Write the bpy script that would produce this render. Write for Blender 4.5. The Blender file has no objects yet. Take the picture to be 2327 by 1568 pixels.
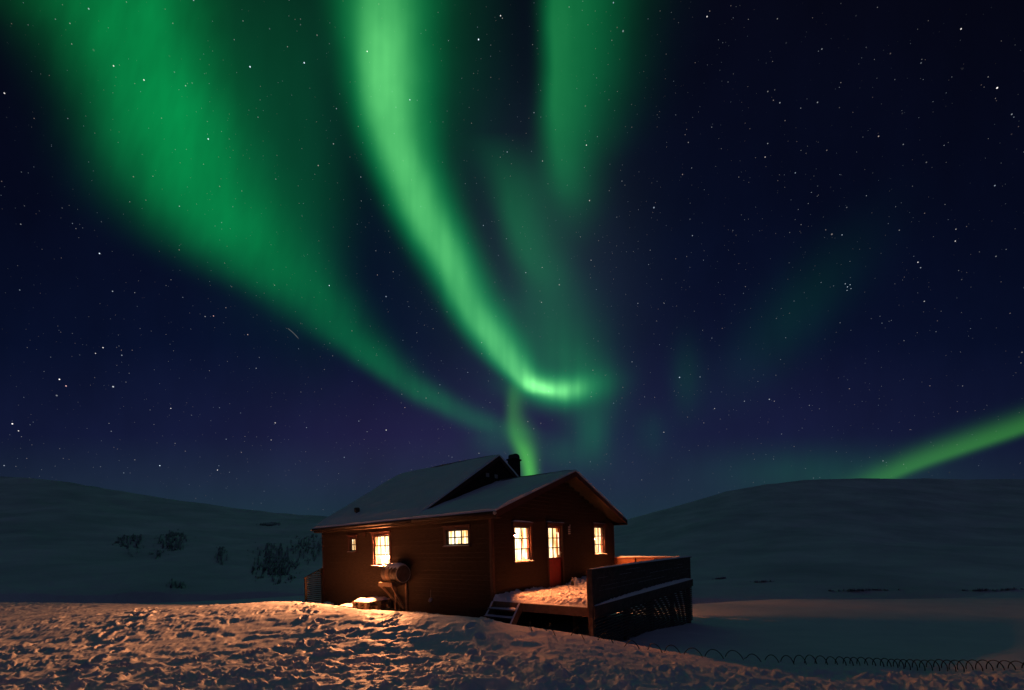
import bpy, math, random
import numpy as np
from mathutils import Vector

random.seed(7); rng = np.random.default_rng(11)
scene = bpy.context.scene
COL = scene.collection

# ------------------------------------------------------------------ camera
F_PX, CX, HOR, ROLL, CAM_Z = 973.7, 1163.0, 1242.48, -0.0296, 2.04
cam = bpy.data.cameras.new('camera'); camo = bpy.data.objects.new('camera', cam); COL.objects.link(camo)
cam.sensor_width = 36.0; cam.lens = 36.0 * F_PX / 2326.0
cam.shift_y = (HOR - 784.0) / 2326.0
cam.clip_end = 5000; cam.clip_start = 0.05
camo.location = (0, 0, CAM_Z)
from mathutils import Matrix
c_, s_ = math.cos(ROLL), math.sin(ROLL)
xa, ya, za = Vector((c_, 0, s_)), Vector((-s_, 0, c_)), Vector((0, -1, 0))
camo.matrix_world = Matrix(((xa.x, ya.x, za.x, 0), (xa.y, ya.y, za.y, 0), (xa.z, ya.z, za.z, CAM_Z), (0, 0, 0, 1)))
scene.camera = camo
scene.view_settings.view_transform = 'Standard'; scene.view_settings.look = 'None'
scene.view_settings.exposure = 0.0; scene.view_settings.gamma = 1.0
scene.render.engine = 'CYCLES'
cy = scene.cycles
cy.use_denoising = True; cy.sample_clamp_indirect = 3.0; cy.caustics_reflective = False; cy.caustics_refractive = False
cy.max_bounces = 6; cy.diffuse_bounces = 4; cy.transparent_max_bounces = 12

LAMP_SIDE, LAMP_DECK = 61000.0, 26000.0      # radiance of the two bright bulbs
SKY_GAIN = 1.0

# ------------------------------------------------------------------ node helper
class G:
    """tiny expression builder over shader nodes"""
    def __init__(s, nt): s.nt = nt
    def val(s, v):
        n = s.nt.nodes.new('ShaderNodeValue'); n.outputs[0].default_value = v; return n.outputs[0]
    def m(s, op, *a, clamp=False):
        n = s.nt.nodes.new('ShaderNodeMath'); n.operation = op; n.use_clamp = clamp
        for i, x in enumerate(a):
            if isinstance(x, (int, float)): n.inputs[i].default_value = x
            else: s.nt.links.new(x, n.inputs[i])
        return n.outputs[0]
    def add(s, *a):
        r = a[0]
        for x in a[1:]: r = s.m('ADD', r, x)
        return r
    def mul(s, *a):
        r = a[0]
        for x in a[1:]: r = s.m('MULTIPLY', r, x)
        return r
    def sub(s, a, b): return s.m('SUBTRACT', a, b)
    def div(s, a, b): return s.m('DIVIDE', a, b)
    def ss(s, x, a, b):
        n = s.nt.nodes.new('ShaderNodeMapRange'); n.interpolation_type = 'SMOOTHSTEP'
        n.inputs[1].default_value = a; n.inputs[2].default_value = b
        n.inputs[3].default_value = 0; n.inputs[4].default_value = 1
        s.nt.links.new(x, n.inputs[0]); return n.outputs[0]
    def curve(s, x, pts, lo, hi, vlo, vhi):
        """piecewise curve through pts, x in lo..hi, values in vlo..vhi"""
        t = s.m('DIVIDE', s.m('SUBTRACT', x, lo), hi - lo, clamp=True)
        n = s.nt.nodes.new('ShaderNodeFloatCurve'); cm = n.mapping; cv = cm.curves[0]
        P = [((p - lo) / (hi - lo), (v - vlo) / (vhi - vlo)) for p, v in pts]
        while len(cv.points) < len(P): cv.points.new(0.5, 0.5)
        for q, (a, b) in zip(cv.points, P): q.location = (a, b); q.handle_type = 'AUTO'
        cm.use_clip = False; cm.extend = 'HORIZONTAL'; cm.update()
        s.nt.links.new(t, n.inputs['Value'])
        return s.m('ADD', s.m('MULTIPLY', n.outputs[0], vhi - vlo), vlo)
    def gauss(s, d):            # exp(-d^2)
        return s.m('EXPONENT', s.m('MULTIPLY', s.m('MULTIPLY', d, d), -1.0))
    def vscale(s, col, f):
        n = s.nt.nodes.new('ShaderNodeVectorMath'); n.operation = 'SCALE'
        if isinstance(col, tuple): n.inputs[0].default_value = col
        else: s.nt.links.new(col, n.inputs[0])
        if isinstance(f, (int, float)): n.inputs['Scale'].default_value = f
        else: s.nt.links.new(f, n.inputs['Scale'])
        return n.outputs[0]
    def vadd(s, *a):
        r = a[0]
        for x in a[1:]:
            n = s.nt.nodes.new('ShaderNodeVectorMath'); n.operation = 'ADD'
            s.nt.links.new(r, n.inputs[0]); s.nt.links.new(x, n.inputs[1]); r = n.outputs[0]
        return r
    def ramp(s, x, stops):
        n = s.nt.nodes.new('ShaderNodeValToRGB'); e = n.color_ramp.elements
        while len(e) < len(stops): e.new(0.5)
        for q, (p, c) in zip(e, stops): q.position = p; q.color = (*c, 1)
        s.nt.links.new(x, n.inputs[0]); return n.outputs[0]
    def noise(s, vec, scale, detail=3, rough=.55, dist=0, dim='3D'):
        n = s.nt.nodes.new('ShaderNodeTexNoise'); n.noise_dimensions = dim
        n.inputs['Scale'].default_value = scale; n.inputs['Detail'].default_value = detail
        n.inputs['Roughness'].default_value = rough; n.inputs['Distortion'].default_value = dist
        if vec is not None: s.nt.links.new(vec, n.inputs['Vector'])
        return n.outputs['Fac']
    def comb(s, x, y, z):
        n = s.nt.nodes.new('ShaderNodeCombineXYZ')
        for i, q in enumerate((x, y, z)):
            if isinstance(q, (int, float)): n.inputs[i].default_value = q
            else: s.nt.links.new(q, n.inputs[i])
        return n.outputs[0]

# ------------------------------------------------------------------ night sky: stars and northern lights
world = bpy.data.worlds.new('World'); scene.world = world; world.use_nodes = True
nt = world.node_tree; nt.nodes.clear(); g = G(nt)
tc = nt.nodes.new('ShaderNodeTexCoord'); D = tc.outputs['Generated']
sx = nt.nodes.new('ShaderNodeSeparateXYZ'); nt.links.new(D, sx.inputs[0])
dx, dy, dz = sx.outputs
yy = g.m('MAXIMUM', dy, 0.03)
tx, tz = g.div(dx, yy), g.div(dz, yy)          # azimuth / elevation tangents of the sky direction
# sky chart: horizontal axis A, vertical axis B (chart units)
A = g.add(g.mul(g.add(g.mul(tx, c_), g.mul(tz, s_)), F_PX), CX)
B = g.sub(HOR, g.mul(g.sub(g.mul(tz, c_), g.mul(tx, s_)), F_PX))
front = g.ss(dy, 0.02, 0.25)
# gentle drift of the chart by noise, so curtains waver
cvec = g.comb(g.mul(A, 1 / 260), g.mul(B, 1 / 420), 0.0)
warp = g.sub(g.noise(cvec, 1.0, 3, .5), .5)
Aw = g.add(A, g.mul(warp, 46)); 
rays = g.noise(g.comb(g.mul(A, 1 / 34), g.mul(B, 1 / 900), 3.0), 1.0, 2, .5)
soft = g.noise(g.comb(g.mul(A, 1 / 150), g.mul(B, 1 / 260), 7.0), 1.0, 3, .55)

def band(cpts, wl, wr, ip, lo, hi, a=None, y=None, p=2.0):
    a = a or Aw; y = y or B
    c = g.curve(y, cpts, lo, hi, 0, 2400); L = g.curve(y, wl, lo, hi, 0, 400); R = g.curve(y, wr, lo, hi, 0, 400)
    I = g.curve(y, ip, lo, hi, 0, 2)
    d = g.sub(a, c); left = g.m('LESS_THAN', d, 0.0)
    w = g.add(R, g.mul(left, g.sub(L, R)))
    k = g.m('ABSOLUTE', g.div(d, g.m('MAXIMUM', w, 4.0)))
    return g.mul(g.m('EXPONENT', g.mul(g.m('POWER', k, p), -1.0)), I)

bA = band([(-400, 100), (0, 305), (75, 322), (225, 368), (350, 412), (440, 458), (520, 530), (600, 612), (680, 705), (740, 760), (800, 830), (860, 905), (920, 1000), (985, 1140)],
          [(-400, 240), (0, 215), (75, 180), (225, 150), (350, 150), (440, 150), (520, 150), (600, 130), (680, 90), (740, 70), (800, 52), (860, 40), (920, 42), (985, 60)],
          [(-400, 240), (0, 165), (120, 150), (250, 145), (350, 150), (440, 150), (520, 126), (600, 104), (680, 86), (740, 78), (800, 66), (860, 55), (920, 60), (985, 70)],
          [(-400, .3), (0, .80), (120, .92), (250, .98), (350, .92), (440, .82), (520, .76), (600, .54), (680, .38), (740, .32), (800, .36), (860, .34), (920, .26), (985, .15), (1050, 0)], -400, 1100, p=2.2)
bB = band([(-400, 880), (0, 862), (150, 868), (300, 890), (420, 930), (520, 975), (610, 1022), (700, 1070), (770, 1118), (830, 1160), (880, 1200), (915, 1240)],
          [(-400, 120), (0, 88), (150, 76), (300, 64), (420, 58), (520, 54), (610, 50), (700, 48), (770, 46), (830, 38), (880, 28), (915, 26)],
          [(-400, 200), (0, 112), (150, 102), (300, 86), (420, 76), (520, 70), (610, 68), (700, 66), (770, 60), (830, 52), (880, 46), (915, 60)],
          [(-400, .3), (0, .98), (120, 1.10), (260, 1.12), (380, 1.08), (520, 1.06), (620, 1.04), (720, 1.0), (790, .98), (850, .98), (890, .64), (925, .0), (1000, 0)], -400, 1000, p=2.5)
bC = band([(-400, 1300), (0, 1262), (150, 1264), (300, 1268), (390, 1280), (470, 1298), (600, 1300)],
          [(-400, 60), (0, 30), (150, 30), (300, 34), (390, 42), (470, 50), (600, 50)],
          [(-400, 200), (0, 140), (150, 124), (300, 98), (390, 70), (470, 56), (600, 50)],
          [(-400, .25), (0, .58), (120, .62), (250, .58), (340, .47), (420, .30), (475, .14), (540, .04), (600, 0)], -400, 650)
bC2 = band([(300, 1120), (400, 1148), (480, 1160), (560, 1185), (640, 1225), (720, 1255), (800, 1290), (860, 1325), (1000, 1345)],
           [(300, 60), (400, 40), (480, 32), (560, 36), (640, 50), (720, 90), (800, 110), (860, 90), (1000, 60)],
           [(300, 60), (420, 90), (520, 80), (620, 80), (720, 90), (800, 80), (860, 70), (1000, 60)],
           [(300, 0), (360, .10), (430, .22), (510, .30), (600, .29), (680, .22), (760, .26), (840, .34), (890, .2), (960, .12), (1040, .06), (1100, 0)], 300, 1110)
hook = g.mul(g.gauss(g.m('SQRT', g.add(g.m('POWER', g.div(g.sub(A, 1270), 80), 2), g.m('POWER', g.div(g.sub(g.sub(B, g.mul(g.m('ABSOLUTE', g.sub(A, 1285)), -.12)), 889), 31), 2)))), 1.15)
plume = band([(860, 1172), (930, 1165), (985, 1172), (1030, 1192), (1075, 1203), (1130, 1205)],
             [(860, 16), (930, 14), (985, 18), (1030, 18), (1075, 15), (1130, 16)],
             [(860, 30), (930, 22), (985, 32), (1030, 22), (1075, 16), (1130, 18)],
             [(860, .0), (900, .30), (950, .42), (990, .62), (1040, 1.15), (1080, 1.25), (1140, .4)], 860, 1140, a=A)
# low bow over the right-hand hill (runs sideways: swap the axes)
bow_c = g.curve(A, [(1800, 1165), (1990, 1096), (2080, 1058), (2200, 1016), (2330, 972), (2700, 830)], 1800, 2700, 0, 1400)
dB = g.sub(B, bow_c)
bow = g.mul(g.gauss(g.div(dB, g.add(13.0, g.mul(g.m('LESS_THAN', dB, 0.0), 20.0)))), g.curve(A, [(1800, 0), (1930, .2), (2010, .42), (2120, .5), (2330, .5), (2700, .3)], 1800, 2700, 0, 1))
def blob(a0, b0, wa, wb, i, slope=0.0):
    u_ = g.div(g.sub(g.sub(A, a0), g.mul(g.sub(B, b0), slope)), wa); v_ = g.div(g.sub(B, b0), wb)
    return g.mul(g.gauss(u_), g.gauss(v_), i)
faint = g.add(blob(1560, 860, 34, 80, .06), blob(1480, 985, 40, 50, .05), blob(1345, 985, 30, 55, .13), blob(1800, 720, 90, 160, .042, -.75),
              blob(1270, 1030, 50, 35, .09), blob(1000, 120, 120, 380, .10), blob(640, 200, 130, 330, .16), blob(720, 480, 70, 220, .08), blob(1850, 1075, 220, 50, .09))
low = g.ss(B, 550, 950)
fine = g.noise(g.comb(g.mul(A, 1 / 15), g.mul(B, 1 / 700), 5.0), 1.0, 2, .5)
texm = g.add(.78, g.mul(soft, .36), g.mul(g.sub(rays, .5), g.add(.16, g.mul(low, .28))), g.mul(g.sub(fine, .5), g.mul(low, .12)))
high = g.ss(B, -520, -90)
aur = g.mul(g.add(bB, bC, bC2, hook, faint), texm, front, high)
soft2 = g.noise(g.comb(g.mul(g.add(A, g.mul(B, .35)), 1 / 95), g.mul(g.sub(B, g.mul(A, .3)), 1 / 330), 11.0), 1.0, 3, .55)
aurA = g.mul(bA, g.add(texm, g.mul(g.sub(soft2, .5), .75)), front, high)
aur2 = g.mul(g.add(plume, bow), front)
colA = g.vadd(g.vscale((.0, .262, .054), aurA), g.vscale((.010, .018, .022), g.mul(blob(1230, 640, 190, 330, 1.0), front)), g.vscale((.0005, .275, .068), aur), g.vscale((.060, .165, .050), g.mul(aur, aur, aur, aur)), g.vscale((.045, .30, .026), aur2))
# base gradient
bt = g.m('DIVIDE', B, 1300.0, clamp=True)
basec = g.ramp(bt, [(0.0, (.0018, .0024, .0085)), (.35, (.0017, .0032, .0135)), (.6, (.0024, .0052, .023)), (.76, (.0062, .0095, .038)), (.84, (.0105, .0200, .046)), (.94, (.0110, .0320, .046))])
side = g.add(.55, g.mul(g.ss(A, -700, 500), .5), g.mul(g.ss(A, 1500, 2900), -.35))
mott = g.add(.75, g.mul(soft, .5))
base_f = g.vscale(basec, g.mul(side, mott, front))
purple = g.vscale((.0065, .0025, .012), g.mul(g.add(blob(940, 1000, 330, 120, 1.0), blob(1500, 920, 500, 200, .35)), front))
back = g.vscale((.0195, .0250, .053), g.mul(g.m('MAXIMUM', g.sub(1.0, front), g.mul(g.sub(1.0, high), .8)), g.sub(1.0, g.mul(g.ss(dz, .15, .85), .45))))
# stars: thin shells of cells across the sky directions
def stars(scale, r, gain, off):
    ad = nt.nodes.new('ShaderNodeVectorMath'); ad.operation = 'ADD'; nt.links.new(D, ad.inputs[0]); ad.inputs[1].default_value = off
    v = nt.nodes.new('ShaderNodeTexVoronoi'); v.inputs['Scale'].default_value = scale; nt.links.new(ad.outputs[0], v.inputs['Vector'])
    s = nt.nodes.new('ShaderNodeSeparateColor'); nt.links.new(v.outputs['Color'], s.inputs[0])
    br = g.m('POWER', s.outputs[0], 2.6)
    k = g.mul(g.sub(1.0, g.ss(v.outputs['Distance'], r * .45, r)), br, gain)
    tint = g.ramp(s.outputs[1], [(0, (1.0, .72, .62)), (.3, (1, .92, .85)), (.6, (.85, .92, 1.0)), (1, (.62, .78, 1.0))])
    return g.vscale(tint, k)
lum = g.add(g.ss(dz, -.02, .16), 0.0)
st = g.vadd(stars(160, .078, .30, (5.5, 4.4, 8.8)), stars(110, .068, .42, (3.1, 1.7, .4)), stars(64, .058, .6, (7.3, 2.2, 5.1)), stars(26, .036, .9, (1.3, 9.2, 2.7)))
# the brightest stars, each at its own place on the sky
chart = [(135, 862, 2.0, 1), (150, 877, 1.6, 0), (28, 963, 2.0, 1), (42, 979, 1.2, 1), (568, 152, 1.8, 2), (691, 143, 1.7, 2), (1087, 90, 2.0, 2), (363, 1058, 1.6, 2),
         (226, 576, 1.6, 2), (473, 316, 1.7, 2), (748, 649, 1.6, 2), (494, 1068, 1.4, 1), (388, 928, 1.2, 1), (2265, 200, 1.8, 1), (2183, 66, 1.2, 1), (1606, 38, 1.3, 1),
         (1137, 36, 1.3, 1), (931, 227, 1.3, 2), (834, 117, 1.4, 1), (1332, 330, 1.3, 1), (234, 790, 1.4, 1), (217, 803, 1.0, 1), (485, 718, 1.2, 0), (1508, 982, 1.1, 1),
         (1925, 652, 1.0, 2), (1931, 647, .8, 2), (1920, 645, .8, 2), (1933, 656, .7, 2), (1924, 660, .7, 2), (1088, 1030, .9, 1), (2085, 596, 1.2, 1), (2170, 548, 1.0, 1), (10, 212, 1.2, 1), (258, 150, 1.3, 1), (327, 182, 1.4, 1)]
tints = [(1, .55, .5), (1, .93, .9), (.72, .86, 1)]
acc = None
for a0, b0, br, t in chart:
    X, Z = a0 - CX, HOR - b0
    d = Vector(((c_ * X - s_ * Z) / F_PX, 1, (s_ * X + c_ * Z) / F_PX)).normalized()
    n = nt.nodes.new('ShaderNodeVectorMath'); n.operation = 'DISTANCE'; nt.links.new(D, n.inputs[0]); n.inputs[1].default_value = d
    rr = .00084 * (.65 + .3 * br)
    q = g.vscale(tints[t], g.mul(g.sub(1.0, g.ss(n.outputs['Value'], rr * .3, rr)), br))
    acc = q if acc is None else g.vadd(acc, q)
# one short meteor trail
mu = g.add(g.mul(g.sub(A, 652), .72), g.mul(g.sub(B, 745), .694)); mv = g.sub(g.mul(g.sub(A, 652), .694), g.mul(g.sub(B, 745), .72))
met = g.mul(g.gauss(g.div(g.add(mv, g.mul(mu, g.sub(mu, 39.0), .004)), 0.7)), g.ss(mu, 0, 6), g.sub(1.0, g.ss(mu, 30, 39)), front, .11)
st = g.vadd(g.vscale(g.vadd(st, acc), lum), g.vscale((1, .95, .85), met))
total = g.vadd(base_f, purple, back, colA, st)
bg = nt.nodes.new('ShaderNodeBackground'); nt.links.new(total, bg.inputs['Color']); bg.inputs['Strength'].default_value = SKY_GAIN
wo = nt.nodes.new('ShaderNodeOutputWorld'); nt.links.new(bg.outputs[0], wo.inputs[0])

# ------------------------------------------------------------------ materials
MATS = {}
def material(name, col, rough=.8, spec=.3, var=.25, vscale=6.0, stretch=(1, 1, 1), bump=0.0, bscale=60, second=None, smin=.4, smax=.65):
    m = bpy.data.materials.new(name); m.use_nodes = True; t = m.node_tree; h = G(t)
    b = t.nodes['Principled BSDF']; b.inputs['Roughness'].default_value = rough; b.inputs['Specular IOR Level'].default_value = spec
    co = t.nodes.new('ShaderNodeTexCoord'); mp = t.nodes.new('ShaderNodeMapping'); mp.inputs['Scale'].default_value = stretch
    t.links.new(co.outputs['Object'], mp.inputs[0])
    f = h.noise(mp.outputs[0], vscale, 5, .6)
    c1 = tuple(x * (1 - var) for x in col); c2 = tuple(min(1, x * (1 + var)) for x in col)
    stops = [(.3, c1), (.7, c2)]
    o = h.ramp(f, stops)
    if second:
        f2 = h.noise(mp.outputs[0], vscale * .37, 6, .65)
        mx = t.nodes.new('ShaderNodeMix'); mx.data_type = 'RGBA'; t.links.new(h.ss(f2, smin, smax), mx.inputs[0])
        t.links.new(o, mx.inputs[6]); mx.inputs[7].default_value = (*second, 1); o = mx.outputs[2]
    t.links.new(o, b.inputs['Base Color'])
    if bump:
        bp = t.nodes.new('ShaderNodeBump'); bp.inputs['Strength'].default_value = bump; bp.inputs['Distance'].default_value = .02
        t.links.new(h.noise(mp.outputs[0], bscale, 4, .6), bp.inputs['Height']); t.links.new(bp.outputs[0], b.inputs['Normal'])
    MATS[name] = m; return m

M_CLAD = material('brown_stained_cladding', (.037, .0235, .0155), .85, .15, .5, 5, (1, 1, 14), .25, 40)
M_TRIM = material('red_brown_trim', (.055, .0155, .010), .65, .35, .25, 8, (1, 1, 1), .12, 60)
M_SASH = material('dark_window_sash', (.030, .012, .009), .6, .3, .2)
M_DOOR = material('red_painted_door', (.27, .010, .008), .5, .4, .15, 7, (1, 1, 1), .08, 70)
M_ROOF = material('dark_roof_board', (.030, .022, .018), .8, .2, .25, 6, (1, 1, 1), .15, 40)
M_SOFF = material('stained_soffit_board', (.055, .029, .017), .75, .3, .25, 6)
M_DARK = material('black_foundation', (.010, .009, .008), .9, .1, .3)
M_BRICK = material('dark_chimney_masonry', (.022, .018, .017), .9, .2, .35, 9, (1, 1, 1), .4, 25)
M_METAL = material('dull_dark_metal', (.035, .033, .032), .5, .4, .25)
M_PALE = material('pale_paint', (.60, .50, .45), .6, .3, .12)
M_WOOD = material('weathered_pine', (.20, .125, .08), .8, .2, .3, 7, (1, 1, 1), .25, 50)
M_DECK = material('dark_stained_boards', (.080, .062, .054), .8, .25, .35, 6, (1, 1, 1), .2, 45)
M_FENCEIN = material('reddish_pine_boards', (.24, .10, .05), .8, .2, .25, 6, (1, 1, 1), .2, 45)
M_DRUM = material('rusty_drum_steel', (.048, .030, .021), .6, .35, .3, 7, (1, 1, 1), .1, 30, second=(.035, .020, .014))
M_PLATE = material('lightened_drum_end', (.20, .13, .095), .7, .3, .25, 9, (1, 1, 1), .1, 40)  # end colour lightened against the body to offset the weak light on it
M_RIM = material('worn_drum_rim', (.62, .52, .45), .55, .4, .2)
M_STRAP = material('canvas_strap', (.26, .17, .11), .9, .1, .25, 20, (1, 1, 1), .2, 90)
M_CORD = material('thin_pale_cord', (.38, .34, .30), .9, .1, .1)
M_WIRE = material('black_coated_wire', (.012, .011, .011), .6, .3, .2)
M_ROCKS = material('snow_dusted_rock', (.66, .68, .72), .95, .1, .3, .25)
M_ROCK = material('dark_bare_rock', (.36, .37, .40), .95, .1, .5, .25, (1, 1, 1), .5, 1.0)

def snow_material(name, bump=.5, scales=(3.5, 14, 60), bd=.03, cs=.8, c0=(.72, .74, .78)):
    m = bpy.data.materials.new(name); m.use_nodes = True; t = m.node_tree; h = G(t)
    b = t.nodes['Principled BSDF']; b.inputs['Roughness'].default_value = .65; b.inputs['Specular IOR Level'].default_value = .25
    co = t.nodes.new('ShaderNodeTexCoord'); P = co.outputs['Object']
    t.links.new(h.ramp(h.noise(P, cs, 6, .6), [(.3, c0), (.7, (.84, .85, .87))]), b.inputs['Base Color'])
    hh = h.add(h.mul(h.noise(P, scales[0], 4, .6), .55), h.mul(h.noise(P, scales[1], 4, .62), .33), h.mul(h.noise(P, scales[2], 3, .6), .12))
    bp = t.nodes.new('ShaderNodeBump'); bp.inputs['Strength'].default_value = bump; bp.inputs['Distance'].default_value = bd
    t.links.new(hh, bp.inputs['Height']); t.links.new(bp.outputs[0], b.inputs['Normal'])
    return m
M_SNOW = snow_material('crusted_snow', .5, (3.5, 14, 55), .012)
M_SNOWS = snow_material('settled_snow', .45, (2.5, 12, 50), .03)
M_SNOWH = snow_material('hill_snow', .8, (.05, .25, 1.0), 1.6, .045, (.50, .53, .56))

def glass_material():
    m = bpy.data.materials.new('window_glass'); m.use_nodes = True; t = m.node_tree; t.nodes.clear()
    tr = t.nodes.new('ShaderNodeBsdfTransparent'); gl = t.nodes.new('ShaderNodeBsdfGlossy'); gl.inputs['Roughness'].default_value = .02
    mx = t.nodes.new('ShaderNodeMixShader'); mx.inputs[0].default_value = .05
    t.links.new(tr.outputs[0], mx.inputs[1]); t.links.new(gl.outputs[0], mx.inputs[2])
    o = t.nodes.new('ShaderNodeOutputMaterial'); t.links.new(mx.outputs[0], o.inputs[0]); return m
M_GLASS = glass_material()

def curtain_material(name, axis, strength, contrast=.6, freq=22, seed=0.0, warm=(1.0, .62, .27)):
    """lamp-lit room and hanging curtain cloth behind the glass"""
    m = bpy.data.materials.new(name); m.use_nodes = True; t = m.node_tree; h = G(t); t.nodes.clear()
    co = t.nodes.new('ShaderNodeTexCoord'); s = t.nodes.new('ShaderNodeSeparateXYZ'); t.links.new(co.outputs['Object'], s.inputs[0])
    ax = s.outputs[axis]
    vec = h.comb(ax, h.mul(s.outputs[2], .06), seed)
    fold = h.noise(vec, freq, 3, .6, .4)
    broad = h.noise(h.comb(ax, h.mul(s.outputs[2], .5), seed + 4), 3.2, 2, .5)
    f = h.add(h.mul(h.ss(fold, .34, .62), .62), h.mul(h.ss(broad, .3, .6), .38))
    colr = h.ramp(f, [(0.0, (.72, .26, .055)), (.35, (.95, .52, .17)), (.7, warm if contrast > .5 else (1, .8, .5)), (1.0, (1.0, .84, .58))])
    k = h.add(strength * (1 - contrast), h.mul(f, strength * contrast * 1.25))
    e = t.nodes.new('ShaderNodeEmission'); t.links.new(colr, e.inputs[0]); t.links.new(k, e.inputs[1])
    o = t.nodes.new('ShaderNodeOutputMaterial'); t.links.new(e.outputs[0], o.inputs[0]); return m
def emit_material(name, col, strength):
    m = bpy.data.materials.new(name); m.use_nodes = True; t = m.node_tree; t.nodes.clear()
    e = t.nodes.new('ShaderNodeEmission'); e.inputs[0].default_value = (*col, 1); e.inputs[1].default_value = strength
    o = t.nodes.new('ShaderNodeOutputMaterial'); t.links.new(e.outputs[0], o.inputs[0]); return m

# ------------------------------------------------------------------ mesh helpers
class MB:
    def __init__(s): s.v = []; s.f = []
    def box(s, x0, x1, y0, y1, z0, z1):
        x0, x1 = min(x0, x1), max(x0, x1); y0, y1 = min(y0, y1), max(y0, y1); z0, z1 = min(z0, z1), max(z0, z1)
        s.hexa([(x0, y0, z0), (x1, y0, z0), (x1, y1, z0), (x0, y1, z0), (x0, y0, z1), (x1, y0, z1), (x1, y1, z1), (x0, y1, z1)])
    def hexa(s, p):
        n = len(s.v); s.v += [tuple(q) for q in p]
        s.f += [tuple(n + i for i in q) for q in ((3, 2, 1, 0), (4, 5, 6, 7), (0, 1, 5, 4), (1, 2, 6, 5), (2, 3, 7, 6), (3, 0, 4, 7))]
    def bar(s, a, b, w, t, up=(0, 0, 1)):
        a, b = Vector(a), Vector(b); d = (b - a).normalized(); sd = d.cross(Vector(up)).normalized(); u = sd.cross(d)
        p = []
        for c in (a, b):
            p += [c - sd * w / 2 - u * t / 2, c + sd * w / 2 - u * t / 2, c + sd * w / 2 + u * t / 2, c - sd * w / 2 + u * t / 2]
        n = len(s.v); s.v += [tuple(q) for q in p]
        s.f += [tuple(n + i for i in q) for q in ((0, 3, 2, 1), (4, 5, 6, 7), (0, 1, 5, 4), (1, 2, 6, 5), (2, 3, 7, 6), (3, 0, 4, 7))]
    def prism(s, poly, ext):       # poly: list of 3d points (planar), ext: vector
        n = len(s.v); k = len(poly); e = Vector(ext)
        s.v += [tuple(q) for q in poly] + [tuple(Vector(q) + e) for q in poly]
        s.f += [tuple(n + i for i in reversed(range(k))), tuple(n + k + i for i in range(k))]
        s.f += [(n + i, n + (i + 1) % k, n + k + (i + 1) % k, n + k + i) for i in range(k)]
    def tube(s, pts, r, seg=8, caps=True):
        pts = [Vector(p) for p in pts]; n0 = len(s.v); prev = None
        for i, p in enumerate(pts):
            d = (pts[min(i + 1, len(pts) - 1)] - pts[max(i - 1, 0)]).normalized()
            if prev is None:
                a = Vector((0, 0, 1)) if abs(d.z) < .9 else Vector((1, 0, 0)); x = d.cross(a).normalized()
            else: x = (prev - d * prev.dot(d)).normalized()
            prev = x; y = d.cross(x); rr = r[i] if isinstance(r, (list, tuple)) else r
            s.v += [tuple(p + (x * math.cos(2 * math.pi * k / seg) + y * math.sin(2 * math.pi * k / seg)) * rr) for k in range(seg)]
        for i in range(len(pts) - 1):
            for k in range(seg):
                a, b = n0 + i * seg + k, n0 + i * seg + (k + 1) % seg
                s.f.append((a, b, b + seg, a + seg))
        if caps:
            s.f.append(tuple(n0 + k for k in reversed(range(seg)))); m = n0 + (len(pts) - 1) * seg
            s.f.append(tuple(m + k for k in range(seg)))
    def grid(s, P):                # P: rows x cols x 3
        P = np.asarray(P); r, c = P.shape[:2]; n = len(s.v); s.v += [tuple(q) for q in P.reshape(-1, 3)]
        for i in range(r - 1):
            for j in range(c - 1):
                a = n + i * c + j; s.f.append((a, a + 1, a + c + 1, a + c))
    def build(s, name, mat, parent=None, smooth=False, bevel=0.0, off=(0, 0, 0)):
        me = bpy.data.meshes.new(name)
        me.from_pydata([(x - off[0], y - off[1], z - off[2]) for x, y, z in s.v], [], s.f); me.update()
        if smooth:
            for p in me.polygons: p.use_smooth = True
        o = bpy.data.objects.new(name, me); COL.objects.link(o); me.materials.append(mat)
        if parent is not None: o.parent = parent
        if bevel:
            b = o.modifiers.new('bevel', 'BEVEL'); b.width = bevel; b.segments = 1; b.limit_method = 'ANGLE'
        return o

ANG = 0.91085; CXY = Vector((-0.5767, 12.2389, 0))
UV, VV = Vector((math.cos(ANG), math.sin(ANG), 0)), Vector((-math.sin(ANG), math.cos(ANG), 0))
def W(u, v, z): return CXY + UV * u + VV * v + Vector((0, 0, z))
def tag(o, label=None, cat=None, group=None, kind=None):
    if label: o['label'] = label
    if cat: o['category'] = cat
    if group: o['group'] = group
    if kind: o['kind'] = kind
    return o
def thing(name, label, cat, uvz=(0, 0, 0), group=None):
    o = bpy.data.objects.new(name, None); COL.objects.link(o); o.empty_display_size = .2
    o.location = W(*uvz); o.rotation_euler = (0, 0, ANG)
    return tag(o, label, cat, group)

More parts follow.
